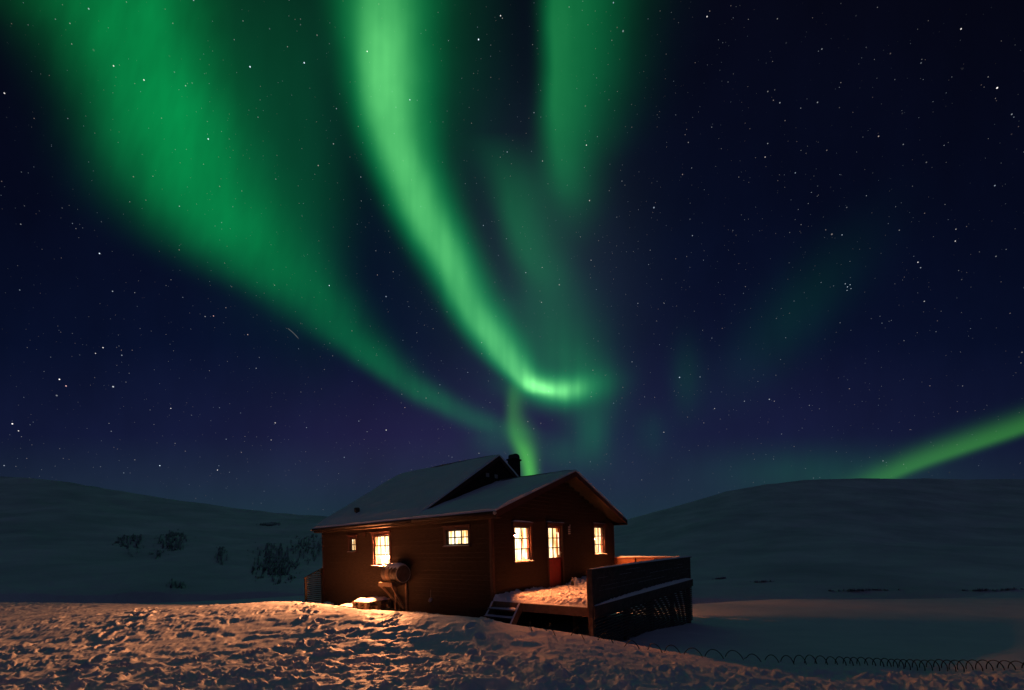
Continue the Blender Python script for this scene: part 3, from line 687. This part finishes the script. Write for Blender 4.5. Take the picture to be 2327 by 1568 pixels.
# ---- door
mp = mapper('v'); d0, d1, dz0, dz1 = DOOR
fr = MB(); mbox(fr, mp, d0 - .09, d0, -.10, .045, dz0, dz1 + .09); mbox(fr, mp, d1, d1 + .09, -.10, .045, dz0, dz1 + .09); mbox(fr, mp, d0, d1, -.10, .045, dz1, dz1 + .09)
mbox(fr, mp, d0 - .13, d1 + .13, -.01, .10, dz1 + .09, dz1 + .115); mbox(fr, mp, d0, d1, -.10, .07, dz0 - .05, dz0)
fr.build('door_frame', M_TRIM, cab, bevel=.004)
g0, g1, gz0, gz1 = d0 + .045, d1 - .045, 1.625, 2.645
dm = MB(); A0, A1 = -.075, -.03
mbox(dm, mp, d0 + .006, g0, A0, A1, dz0 + .01, dz1 - .006); mbox(dm, mp, g1, d1 - .006, A0, A1, dz0 + .01, dz1 - .006)
mbox(dm, mp, g0, g1, A0, A1, dz0 + .01, gz0); mbox(dm, mp, g0, g1, A0, A1, gz1, dz1 - .006)
mbox(dm, mp, g0 + .06, g1 - .06, A1, A1 + .008, dz0 + .12, gz0 - .12)
do = dm.build('door', M_DOOR, cab, bevel=.004)
gb = MB(); bw = .0155
mbox(gb, mp, g0 + (g1 - g0) * .44 - bw, g0 + (g1 - g0) * .44 + bw, A0 + .01, A1 - .006, gz0, gz1)
for k in (1, 2): mbox(gb, mp, g0, g1, A0 + .012, A1 - .008, gz0 + (gz1 - gz0) * k / 3 - bw, gz0 + (gz1 - gz0) * k / 3 + bw)
gb.build('glazing_bars', M_SASH, do)
gm = MB(); mbox(gm, mp, g0 - .01, g1 + .01, -.056, -.052, gz0 - .01, gz1 + .01); gm.build('pane', M_GLASS, do)
P = [[mp(g0 - .02 + (g1 - g0 - .1) * k / 60, -.12 + .008 * math.sin(k * 1.3), zz) for k in range(61)] for zz in (gz0 - .02, gz1 + .02)]
cm = MB(); cm.grid(P); cm.build('curtain', curtain_material('lamplit_door_curtain', 0, 2.5, .55, 18, 9.1), do)
cm = MB(); mbox(cm, mp, g1 - .14, g1 + .03, -.135, -.125, gz0 - .02, gz1 + .02); cm.build('inner_wall', emit_material('lamplit_inner_wall', (.95, .24, .035), .75), do)
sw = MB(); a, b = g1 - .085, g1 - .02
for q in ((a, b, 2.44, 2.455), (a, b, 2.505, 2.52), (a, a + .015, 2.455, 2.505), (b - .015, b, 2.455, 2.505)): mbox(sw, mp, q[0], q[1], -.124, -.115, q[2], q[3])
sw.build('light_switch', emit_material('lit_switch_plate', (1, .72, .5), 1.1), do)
hd = MB(); mbox(hd, mp, d1 - .075, d1 - .035, A1, A1 + .008, 1.62, 1.84); hd.tube([mp(d1 - .055, A1 + .008, 1.78), mp(d1 - .055, A1 + .05, 1.78), mp(d1 - .16, A1 + .055, 1.775)], .011, 8)
hd.build('handle', M_RIM, do)
for zc in (.95, 2.45):
    hg = MB(); hg.tube([mp(d0 + .002, -.015, zc - .07), mp(d0 + .002, -.015, zc + .07)], .010, 8); hg.build('hinge', M_RIM, do)
so = snow_strip(mp, d0 - .12, d1 + .12, .0, .10, dz1 + .116, .085, 3).build('snow_cap', M_SNOWS, do, True); fix_normals(so)
so = snow_strip(mp, d0 + .03, d1 - .03, -.02, .06, dz0 + .001, .02, 5).build('snow_cap', M_SNOWS, do, True); fix_normals(so)

# small things fixed to the walls
orn = thing('hanging_ornament', 'four pale rungs on a dark strip with a curled hook, right of the red door', 'ornament', (4.28, 0, 2.43))
s = MB(); s.box(-.06, .06, -.05, -.03, -.03, .28); s.build('backing_strip', M_SASH, orn)
for k in range(4): b = MB(); b.box(-.062, .062, -.075, -.052, .012 + k * .076, .06 + k * .076); b.build('rung', M_PALE, orn, bevel=.004)
hk = MB(); hk.tube([(.03, -.06, .28), (.055, -.065, .305), (.07, -.065, .335), (.062, -.06, .36)], .010, 6); hk.build('hook', M_PALE, orn)
vb = MB(); vb.box(-.07, -.025, 6.09, 6.27, 2.57, 2.76); vo = vb.build('vent_box', M_CLAD, cab, bevel=.01)
vs = MB()
for k in range(4): vs.box(-.08, -.07, 6.105, 6.255, 2.60 + k * .038, 2.62 + k * .038)
vs.build('louvres', M_TRIM, vo)
fl = thing('float_on_cord', 'small pale float hanging by a thin cord on the long brown wall', 'float', (-.06, 2.6, .34))
c = MB(); c.tube([(.02, 0, .40), (0, 0, .14)], .006, 6); c.build('cord', M_CORD, fl)
c = MB(); c.tube([(.0, .02, .0), (-.01, .03, .02), (-.0, .01, .07), (0, -.02, .12), (0, -.03, .145)], [.02, .05, .06, .045, .015], 10); c.build('float_body', M_PALE, fl, True)

# ---- roofs
def roof(main):
    v0, v1 = (LE - .06, LT + .06) if main else (-OV, LE - .062)
    SL, HT = (SLM, HM) if main else (SLE, HR)
    th = .13
    mb = MB()
    for sgn in (0, 1):
        def U(u): return WID - u if sgn else u
        pr = [(U(-OU), v0, HE - th), (U(MID), v0, HT - th), (U(MID), v0, HT), (U(-OU), v0, HE)]
        mb.prism(pr, (0, v1 - v0, 0))
    ro = mb.build('roof', M_ROOF, cab)
    fix_normals(ro)
    # fascia boards along the eaves, soffits below
    for sgn in (0, 1):
        def U(u): return WID - u if sgn else u
        fb = MB(); fb.box(U(-OU - .003), U(-OU + .025), v0 + .002, v1 - .002, EAVE_UNDER, HE - .035); fb.build('fascia', M_CLAD, ro)
        sf = MB(); sf.box(U(-OU + .026), U(-.036), v0 + .03, v1 - .002, EAVE_UNDER + .002, EAVE_UNDER + .022); sf.build('soffit', M_SOFF, ro)
        if not main or True:
            gt = MB(); gt.tube([(U(-OU - .06), v0 + .02, HE - .055), (U(-OU - .06), v1 - .01, HE - .06)], .052, 10); gt.build('gutter', M_ROOF, ro, True)
    # barge boards on the front rake
    for sgn in (0, 1):
        def U(u): return WID - u if sgn else u
        bb = MB(); bb.prism([(U(-OU), v0 - .003, HE - .17), (U(MID), v0 - .003, HT - .17), (U(MID), v0 - .003, HT + .01), (U(-OU), v0 - .003, HE + .01)], (0, -.028, 0))
        bo = bb.build('barge_board', M_TRIM, ro); fix_normals(bo)
    # snow lying on both slopes
    sn = MB()
    nu, nv = 46, 60
    for sgn in (0, 1):
        us = np.linspace(-OU - .02, MID, nu); vs = np.linspace(v0 - .02, v1 + (.02 if main else -.0), nv)
        UU, VV_ = np.meshgrid(us, vs)
        e = np.minimum(UU - us[0], .5) / .5; ef = np.minimum(np.minimum(VV_ - vs[0], (vs[-1] - VV_) if main else 9), .3) / .3
        hgt = .012 + (.10 + .16 * (fbm(UU * .6 + sgn * 9, VV_ * .5, 3, 800 + main) - .35) + .03 * fbm(UU * 3, VV_ * 3, 2, 810)) * np.clip(e, .30, 1) ** .6 * np.clip(ef, .55, 1) ** .5
        hgt *= 1 - .35 * sstep(UU, MID - .25, MID)
        Zt = HE + (UU + OU) * SL + hgt
        Pt = np.stack([WID - UU if sgn else UU, VV_, Zt], -1)
        sn.grid(Pt)
        Zb = HE + (UU + OU) * SL + .004
        # rims
        for sel in (np.s_[:, 0], np.s_[0, :], np.s_[-1, :]):
            sn.grid(np.stack([np.stack([Pt[sel][:, 0], Pt[sel][:, 1], Zb[sel]], -1), Pt[sel]], 0))
    so = sn.build('snow_cover', M_SNOWS, ro, True); fix_normals(so)
    return ro
roof(False); rm = roof(True)
# chimney and vent pipe on the taller roof
ch = MB(); ch.box(5.48, 5.94, 3.28, 3.62, 4.2, 5.82); cho = ch.build('chimney', M_BRICK, rm)
cc = MB(); cc.box(5.43, 5.99, 3.23, 3.67, 5.822, 5.89); cc.build('collar', M_BRICK, cho, bevel=.01)
cc = MB(); prof = [(5.49, 3.29, 5.892), (5.49, 3.29, 5.99), (5.52, 3.29, 6.06), (5.60, 3.29, 6.10), (5.71, 3.29, 6.115), (5.82, 3.29, 6.10), (5.90, 3.29, 6.06), (5.93, 3.29, 5.99), (5.93, 3.29, 5.892)]
cc.prism(prof, (0, .30, 0)); co = cc.build('cowl', M_METAL, cho); fix_normals(co)
vp = MB(); vp.tube([(.28, 7.14, 3.3), (.28, 7.14, 3.60)], .055, 12); vpo = vp.build('vent_pipe', M_METAL, rm, True)
vp = MB(); vp.tube([(.28, 7.14, 3.58), (.28, 7.14, 3.60), (.28, 7.14, 3.74), (.28, 7.14, 3.76)], [.085, .105, .105, .07], 12); vp.build('cap', M_METAL, vpo, True)
# snow drip edges of gutter ends
for q in ((-OU - .06, LT + .08, HE - .06), (-OU - .06, -OV, HE - .05)):
    b = MB(); b.tube([(q[0], q[1] - .05, q[2] - .01), (q[0], q[1], q[2]), (q[0], q[1] + .05, q[2] - .02)], [.03, .06, .02], 8); b.build('gutter_end', M_PALE, cab, True)

# ------------------------------------------------------------------ bright bulbs in the windows
def bulb(name, label, uvz, radius, radiance, col, uplight_cone=False):
    t = thing(name, label, 'lamp', uvz)
    import bmesh
    bm = bmesh.new(); bmesh.ops.create_uvsphere(bm, u_segments=14, v_segments=9, radius=radius); me = bpy.data.meshes.new('bulb'); bm.to_mesh(me); bm.free()
    for p in me.polygons: p.use_smooth = True
    o = bpy.data.objects.new('bulb', me); COL.objects.link(o); o.parent = t; me.materials.append(emit_material(name + '_glow', col, radiance))
    if uplight_cone:
        c = MB(); n = len(c.v); c.tube([(0, 0, radius * 2.0), (0, 0, radius * .9), (0, 0, -.2 * radius)], [radius * .5, radius * 1.1, radius * 1.5], 16, caps=False); c.build('uplight_blocker', M_METAL, t, True)  # opaque cone added over the bulb to keep upward light off the soffit
    c = MB(); c.tube([(0, 0, radius), (0, 0, radius + .05)], .012, 8); c.tube([(0, 0, radius + .05), (0, 0, radius + .45)], .003, 6); c.build('lamp_cord', M_WIRE, t)
    return t
bulb('window_lamp', 'glaring bare bulb low in the tall window of the long left wall', (.075, 4.93, 1.80), .042, LAMP_SIDE, (1.0, .335, .118))
bulb('window_lamp', 'small bulb under an added light-blocking cone at the left edge of the window left of the red door', (1.17, .072, 2.40), .048, LAMP_DECK * .38, (1.0, .245, .065), True)
bulb('window_lamp', 'bright bulb at the left edge of the window right of the red door', (6.47, .075, 2.26), .045, LAMP_DECK * .26, (1.0, .28, .08), True)
bulb('window_lamp', 'hidden bulb in the right side window whose glow falls on the snow beyond the deck', (WID - .08, 2.35, 2.35), .04, LAMP_DECK * .75, (1.0, .30, .10))

# ------------------------------------------------------------------ deck with railing
DU, DV, DZ = WID, -3.10, .52
deck = thing('wooden_deck', 'raised snowy wooden deck along the cabin front with a slatted skirt', 'deck', (0, -1.5, 0))
off = (0, -1.5, 0)
b = MB(); y = -.06
while y > DV: b.box(-.03, DU - .02, y - .118, y, DZ - .03, DZ); y -= .135
b.build('floor_boards', M_DECK, deck, off=off)
b = MB(); b.box(-.075, -.032, DV, -1.03, DZ - .225, DZ - .012); b.build('end_beam', M_WOOD, deck, bevel=.005, off=off)
b = MB(); b.box(-.075, -.032, -1.02, -.10, DZ - .225, DZ - .012); b.build('end_beam', M_WOOD, deck, bevel=.005, off=off)
for k in range(6): b = MB(); b.box(.0 + k * 1.6, .06 + k * 1.6, DV + .02, -.05, DZ - .20, DZ - .032); b.build('joist', M_DECK, deck, off=off)
for u in (-.02, 2.0, 4.0, 6.0, 7.95): 
    for v in ((DV - .01, -1.5) if u > 0 else (DV - .01,)):
        b = MB(); b.box(u - .06, u + .06, v - .06, v + .06, -1.7, DZ - .23); b.build('post', M_WOOD if u < 0 else M_DECK, deck, bevel=.006, off=off)
# long railing on the camera side: lapped planks, posts inside, snowy cap
FV = -3.17; TOP = 1.43
b = MB(); z = .577; n = 0
while z < TOP - .04:
    n += 1; b.hexa([(-.16, FV - .016, z), (DU + .03, FV - .016, z), (DU + .03, FV + .011, z), (-.16, FV + .011, z), (-.16, FV - .002, z + .105), (DU + .03, FV - .002, z + .105), (DU + .03, FV + .011, z + .105), (-.16, FV + .011, z + .105)]); z += .1055
fo = b.build('railing_boards', M_DECK, deck, off=off)
b = MB(); rf = random.Random(5)
for k in range(1, 8):
    zl = .577 + .1055 * k; u = rf.uniform(.0, .8)
    while u < DU - .2:
        L = rf.uniform(.5, 2.4)
        if rf.random() < .72: b.box(u, min(u + L, DU), FV - .0150, FV - .0022, zl - .0005, zl + rf.uniform(.005, .011))
        u += L + rf.uniform(.1, .7)
b.build('frost_on_laps', M_SNOWS, fo)
b = MB(); b.box(-.17, DU + .05, FV - .055, FV + .075, TOP - .012, TOP + .022); tr = b.build('top_rail', M_DECK, fo, bevel=.004)
so = snow_strip(lambda s, d, z: (s, FV - d, z + 0), -.16, DU + .04, -.07, .052, TOP + .024, .052, 12, 90)
so = so.build('snow_cap', M_SNOWS, fo, True, off=off); fix_normals(so)
tr.data.transform(Matrix.Translation(Vector((0, 1.5, 0))))
for ch_ in fo.children:
    if ch_.name.startswith('frost'): ch_.data.transform(Matrix.Translation(Vector((0, 1.5, 0))))
for u in (-.11, 1.9, 3.9, 5.9, 7.9): b = MB(); b.box(u - .045, u + .045, FV + .012, FV + .10, .30, TOP - .014); b.build('railing_post', M_FENCEIN, deck, off=off)
b = MB(); b.box(-.165, -.075, FV - .05, FV + .06, .30, TOP - .014); b.build('railing_post', M_DECK, deck, off=off, bevel=.005)
b = MB(); b.box(-.13, DU + .04, FV - .085, FV - .012, .31, .575); lo = b.build('ledger', M_DECK, deck, bevel=.005, off=off)
so = snow_strip(lambda s, d, z: (s, FV - d, z), -.10, DU - .02, .013, .085, .576, .12, 31, 130)
so = so.build('snow_cap', M_SNOWS, lo, True, off=off); fix_normals(so)
# horizontal skirt slats below
b = MB()
for k in range(17):
    z = .285 - k * .078; s0 = -.06 + max(0, k - 7) * .62
    b.box(max(-.02, s0), DU + .06, FV - .03, FV - .008, z - .05, z)
b.build('skirting_slats', M_DECK, deck, off=off)
for u in (1.9, 3.9, 5.9, 8.0): b = MB(); b.box(u - .05, u + .05, FV - .004, FV + .06, -1.35, .30); b.build('skirting_post', M_DECK, deck, off=off)
b = MB()
for k in range(19): z = .285 - k * .078; b.box(DU + .03, DU + .05, FV + .02, -.1, z - .05, z)
b.build('skirting_slats', M_DECK, deck, off=off)
# far railing across the end
b = MB(); z = .56
while z < TOP - .04: b.box(DU - .011, DU + .011, FV + .013, -.04, z, z + .104); z += .106
ro = b.build('railing_boards', M_FENCEIN, deck, off=off)
b = MB(); b.box(DU - .07, DU + .06, FV + .08, -.03, TOP - .012, TOP + .022); b.build('top_rail', M_FENCEIN, ro, off=off, bevel=.004)
so = snow_strip(lambda s, d, z: (DU - d, s, z), FV + .1, -.04, -.06, .065, TOP + .024, .06, 5, 30).build('snow_cap', M_SNOWS, ro, True, off=off); fix_normals(so)
for v in (-.09, -.95, -1.75, -2.5): b = MB(); b.box(DU - .10, DU - .012, v - .04, v + .04, .3, TOP - .014); b.build('railing_post', M_FENCEIN, deck, off=off)

# trodden snow on the deck (falls away to bare board edges along the near end)
nu, nv = 330, 150
us, vs = np.linspace(-.06, DU - .13, nu), np.linspace(DV + .05, -.035, nv); UU, VV_ = np.meshgrid(us, vs)
h = .075 + .05 * (fbm(UU * 2, VV_ * 2, 4, 900) - .4) + .05 * np.maximum(0, fbm(UU * 6, VV_ * 6, 3, 910, .6) - .5) * 3 + .070 * pits(UU, VV_, .40, .8, .16, 920) + .035 * pits(UU, VV_, .2, .6, .075, 940) + .02 * (fbm(UU * 18, VV_ * 18, 2, 930) - .5)
h += .16 * sstep(VV_, -.55, -.1) * sstep(UU, 3.9, 4.6) + .09 * sstep(VV_, -.4, -.1) * (1 - sstep(UU, 2.2, 2.8))
h += .36 * (.7 + .6 * fbm(UU * 4, VV_ * 4, 3, 945)) * np.exp(-np.abs((UU - 4.2) / .42) ** 3 - np.abs((VV_ + 1.15) / .28) ** 3) + .30 * np.exp(-((UU - 6.3) / .75) ** 2 - ((VV_ + .75) / .5) ** 2) + .2 * np.exp(-((UU - 4.15) / .18) ** 2 - ((VV_ + .32) / .16) ** 2) + .10 * np.exp(-((UU - 5.2) / .5) ** 2 - ((VV_ + .6) / .4) ** 2)
thin = (1 - sstep(UU, .28, .75)) * (1 - sstep(VV_, -1.15, -.85)); groove = np.abs(((VV_ + .06) / .135) % 1 - .5) > .31
h = h * (1 - .62 * thin); h = h - np.where(groove, .095 * thin * sstep(UU, .0, .12), 0)
edge = sstep(UU, -.06, .06); h = np.maximum(h * (.35 + .65 * edge), .006 - np.where(groove, .05 * thin, 0))
h[:, 0] = .0
P = np.stack([UU, VV_ + 1.5, DZ + h], -1)
sm = MB(); sm.grid(P); so = sm.build('deck_snow', M_SNOWS, None, True); so.location = W(0, -1.5, 0); so.rotation_euler = (0, 0, ANG)
tag(so, 'lumpy trodden snow lying on the deck boards', 'snow', kind='stuff')
# dark tool with two handles stuck in the deck snow
tl = thing('handled_tool', 'small dark tool with two upright pale grips standing in the deck snow', 'tool', (3.66, -.50, DZ + .08))
tl.scale = (.56, .56, .56)
b = MB(); b.tube([(-.02, 0, .40), (.0, 0, .28), (.05, 0, .12), (.09, 0, -.02)], [.05, .075, .06, .05], 8); b.tube([(-.10, .02, .30), (-.11, .02, .15), (-.14, .02, .0)], [.05, .04, .03], 6); b.build('tool_body', M_METAL, tl, True)
for a, c in (((-.07, 0, .33), (-.05, 0, .60)), ((.03, 0, .32), (.02, 0, .58))): b = MB(); b.tube([a, c], .016, 8); b.build('grip', M_PALE, tl, True)

# ------------------------------------------------------------------ steps up to the deck
stp = thing('wooden_steps', 'short open wooden steps with snowy treads up to the deck', 'steps', (-.4, -.6, -.3)); off = (-.4, -.6, -.3)
a, c = (-.06, .54), (-.80, -.20)
for v in (-.12, -1.06):
    b = MB(); b.prism([(-.06, v, .52), (-.06, v, .30), (-.70, v, -.42), (-.95, v, -.42), (-.14, v, .52)], (0, .045, 0)); o = b.build('stringer', M_WOOD, stp, off=off); fix_normals(o)
    sl_ = MB(); n = 14; P = []
    for i in range(n + 1):
        t = i / n; u = -.14 - .80 * t; z = .522 - .94 * t; hh = .018 + .014 * math.sin(i * 1.7 + v)
        P.append([(u - .005, v - .005, z), (u - hh * .5, v + .004, z + hh), (u - hh * .5, v + .04, z + hh), (u - .005, v + .052, z)])
    sl_.grid(P); so = sl_.build('snow_cap', M_SNOWS, o, True, off=off); fix_normals(so)
for k in range(4):
    z = .36 - k * .185; u = -.22 - (k + .0) * .163
    b = MB(); b.box(u - .14, u + .13, -1.013, -.077, z - .035, z); o = b.build('tread', M_DECK, stp, off=off)
    sc = snow_strip(lambda s, d, z: (u - d, s, z), -1.01, -.08, -.12, .142, z + .001, .055, k + 40, 22).build('snow_cap', M_SNOWS, o, True, off=off); fix_normals(sc)

# ------------------------------------------------------------------ drum on its bracket
bs = thing('drum_stand', 'pale timber bracket with crossed braces under the drum on the long wall', 'stand', (-.3, 4.1, 0)); off = (-.3, 4.1, 0)
b = MB(); b.box(-.64, -.57, 3.82, 4.18, .835, .975); b.build('outer_beam', M_WOOD, bs, bevel=.006, off=off)
b = MB(); b.box(-.64, -.57, 4.185, 4.545, .835, .975); b.build('outer_beam', M_WOOD, bs, bevel=.006, off=off)
for v in (3.86, 4.44): b = MB(); b.box(-.568, -.03, v - .04, v + .04, .86, .955); b.build('cross_bearer', M_WOOD, bs, off=off)
for v, zt in ((3.81, .93), (4.40, .855)): b = MB(); b.box(-.09, -.032, v - .045, v + .045, -.12, zt - .01); b.build('upright', M_WOOD, bs, off=off)
for p, q in (((-.60, 4.46, .84), (-.10, 3.93, .06)), ((-.58, 3.88, .85), (-.12, 3.87, .07)), ((-.58, 4.40, .84), (-.12, 4.44, .3))):
    b = MB(); b.bar(p, q, .05, .055); b.build('brace', M_WOOD, bs, off=off)
R = .285; dc = (-.30, 0, 1.255)
dr = thing('oil_drum', 'rusty steel drum lying on the timber bracket beside the glowing window', 'drum', (-.3, 4.05, .97)); off = (-.3, 4.05, .97)
n = 40; b = MB(); pv = [3.63, 3.64, 3.66, 3.67, 3.90, 3.915, 3.93, 4.2, 4.215, 4.23, 4.47, 4.48]; pr_ = [R, R, R, R - .008, R - .008, R + .004, R - .008, R - .008, R + .004, R - .008, R, R]
b.tube([(dc[0], v, dc[2]) for v in pv], pr_, n, caps=False); o = b.build('drum_body', M_DRUM, dr, True, off=off)
b = MB(); b.tube([(dc[0], 3.652, dc[2]), (dc[0], 3.66, dc[2])], [R - .01, R - .01], n); b.build('end_plate', M_PLATE, dr, off=off)
b = MB(); b.tube([(dc[0], 4.46, dc[2]), (dc[0], 4.468, dc[2])], [R - .01, R - .01], n); b.build('end_plate', M_PLATE, dr, off=off)
b = MB(); b.tube([(dc[0] + (R - .002) * math.cos(t * 2 * math.pi / 40), 3.632, dc[2] + (R - .002) * math.sin(t * 2 * math.pi / 40)) for t in range(41)], .011, 6); b.build('rim', M_RIM, dr, True, off=off)
b = MB(); b.tube([(dc[0], v, dc[2]) for v in (4.07, 4.08, 4.25, 4.26)], [R + .004, R + .012, R + .012, R + .004], n, caps=False); b.build('canvas_band', M_STRAP, dr, True, off=off)
b = MB(); b.tube([(dc[0] + .04, 3.95, dc[2] + R), (dc[0] + .04, 3.95, dc[2] + R + .16)], .018, 8); b.build('filler_pipe', M_DRUM, dr, off=off)
# snow lying on top of the drum
P = []
for i in range(30):
    v = 3.64 + (4.42 - 3.64) * i / 29; row = []
    e = min(1, min(i, 29 - i) / 3) ** .5; wob = .12 * math.sin(i * .9) + .10 * math.sin(i * 2.1 + 1)
    for k in range(13):
        t = -1 + k / 6; ang = math.pi / 2 - t * (.80 + wob) ; hh = R + .004 + .055 * e * (1 - abs(t) ** 2.2) * (1 + .4 * math.sin(i * 1.3))
        row.append((dc[0] + hh * math.cos(ang), v, dc[2] + hh * math.sin(ang)))
    P.append(row)
b = MB(); b.grid(P); so = b.build('snow_cap', M_SNOWS, dr, True, off=off); fix_normals(so)

# ------------------------------------------------------------------ pallets by the wall
def make_pallet():
    r = thing('wooden_pallet', 'x', 'pallet', (0, 0, 0), 'pallets piled by the wall')
    for i in range(3):
        for j in range(3):
            b = MB(); b.box(-.5 + i * .44, -.5 + i * .44 + .12, -.4 + j * .34, -.4 + j * .34 + .12, .024, .10); b.build('block', M_WOOD, r)
    b = MB()
    for j in range(3): b.box(-.5, .5, -.4 + j * .34, -.4 + j * .34 + .12, 0, .022)
    for i in range(3): b.box(-.5 + i * .44, -.5 + i * .44 + .12, -.4, .4, .102, .122)
    b.build('bearers', M_WOOD, r)
    b = MB()
    for j in range(6): b.box(-.5, .5, -.4 + j * .14, -.4 + j * .14 + .10, .124, .144)
    b.build('top_boards', M_WOOD, r); return r
def copy_thing(r):
    c = r.copy(); COL.objects.link(c)
    for ch in list(r.children):
        d = ch.copy(); COL.objects.link(d); d.parent = c
    return c
p0 = make_pallet()
for i, (u, v, z, rz, lab) in enumerate([(-.62, 4.98, .05, .0, 'weathered pallet at the bottom of the pile left of the drum stand'), (-.60, 5.0, .197, .03, 'weathered pallet on top of the pile, carrying snow'),
                                        (-.62, 5.86, .0, -.04, 'lower single pallet at the left end of the pile')]):
    p = p0 if i == 0 else copy_thing(p0)
    p.location = W(u, v, z); p.rotation_euler = (0, 0, ANG + rz); p['label'] = lab
def heap(name, lab, u0, u1, v0, v1, z, h, k):
    UU, VV_ = np.meshgrid(np.linspace(0, 1, 40), np.linspace(0, 1, 40)); e = np.clip(np.minimum(np.minimum(UU, 1 - UU), np.minimum(VV_, 1 - VV_)) * 7 - .25 * fbm(UU * 8, VV_ * 8, 2, k), 0, 1) ** .6
    hh = e * h * (.5 + 1.1 * (fbm(UU * 5, VV_ * 5, 3, k + 3) - .25)); cu, cv = (u0 + u1) / 2, (v0 + v1) / 2
    m = MB(); m.grid(np.stack([(UU - .5) * (u1 - u0), (VV_ - .5) * (v1 - v0), hh - .004], -1)); o = m.build(name, M_SNOWS, None, True); o.location = W(cu, cv, z); o.rotation_euler = (0, 0, ANG)
    tag(o, lab, 'snow', kind='stuff')
heap('snow_heap', 'lumpy snow on the top pallet', -1.10, -.1, 4.62, 5.40, .343, .10, 40)
heap('snow_heap', 'thin snow on the lower left pallet', -1.12, -.1, 5.47, 6.25, .146, .06, 50)

# ------------------------------------------------------------------ slatted screen at the far end
sc = thing('slatted_screen', 'dark slatted screen with sloping top at the far left end of the cabin', 'screen', (-.4, LT + .1, -.2)); off = (-.4, LT + .1, -.2)
b = MB()
for k in range(17):
    z = .0 + k * .082; 
    s = -.74 if z < .98 else -.74 + (z - .98) / .36 * .72
    if s < -.06: b.box(s, -.01, LT + .055, LT + .08, z, z + .045)
b.build('slats', M_ROOF, sc, off=off)
for u, zt in ((-.74, 1.02), (-.05, 1.34)): b = MB(); b.box(u - .035, u + .035, LT + .082, LT + .15, -.6, zt); b.build('post', M_ROOF, sc, off=off)
b = MB(); b.bar((-.78, LT + .10, 1.03), (-.02, LT + .10, 1.38), .08, .035); b.build('handrail', M_ROOF, sc, off=off)

# ------------------------------------------------------------------ coil of wire along the crest of the bank
path_px = [(1195, 1432), (1270, 1442), (1340, 1454), (1480, 1476), (1700, 1496), (2000, 1506), (2326, 1516), (2500, 1520)]
pts = []
for (a, bq), (yq) in zip(path_px, (8.1, 7.8, 7.6, 7.45, 7.55, 7.2, 6.8, 6.5)):
    ax, _ = ray(a, bq); pts.append((ax * yq, yq))
pts = np.array(pts); seg = np.r_[0, np.cumsum(np.hypot(*np.diff(pts, axis=0).T))]
N = 2600; s = np.linspace(0, seg[-1], N); PX, PY = np.interp(s, seg, pts[:, 0]), np.interp(s, seg, pts[:, 1])
PZ = ground_base(PX, PY) + snow_detail(PX, PY) * .5 + .03
lift = .05 * (fbm(s * 1.1, s * 0 + 3.3, 3, 950) - .5) - .03
pitch = np.interp(s / seg[-1], [0, .12, .3, .45, .6, .8, 1], [.40, .42, .36, .27, .15, .11, .13]) * (1 + .9 * (fbm(s * 1.7, s * 0 + 1.2, 3, 960) - .5))
ph = np.cumsum(2 * np.pi * np.gradient(s) / pitch); rad = np.interp(s / seg[-1], [0, .1, .5, 1], [.11, .13, .11, .10]) * (1 + .7 * (fbm(s * .9, s * 0 + 6.1, 2, 970) - .5))
T = np.gradient(np.stack([PX, PY], -1), axis=0); T /= np.linalg.norm(T, axis=1)[:, None]; Nrm = np.stack([-T[:, 1], T[:, 0]], -1)
cx_ = PX + Nrm[:, 0] * rad * np.cos(ph); cy_ = PY + Nrm[:, 1] * rad * np.cos(ph); cz_ = PZ + .03 + lift + rad * np.sin(ph)
b = MB(); b.tube(list(zip(cx_, cy_, cz_)), .0072, 6); ctr = (float(pts[3][0]), float(pts[3][1]), float(PZ[N // 3]))
o = b.build('coiled_wire', M_WIRE, None, True, off=ctr); o.location = ctr
tag(o, 'long loose coil of black wire half sunk in the snow along the bank', 'wire')
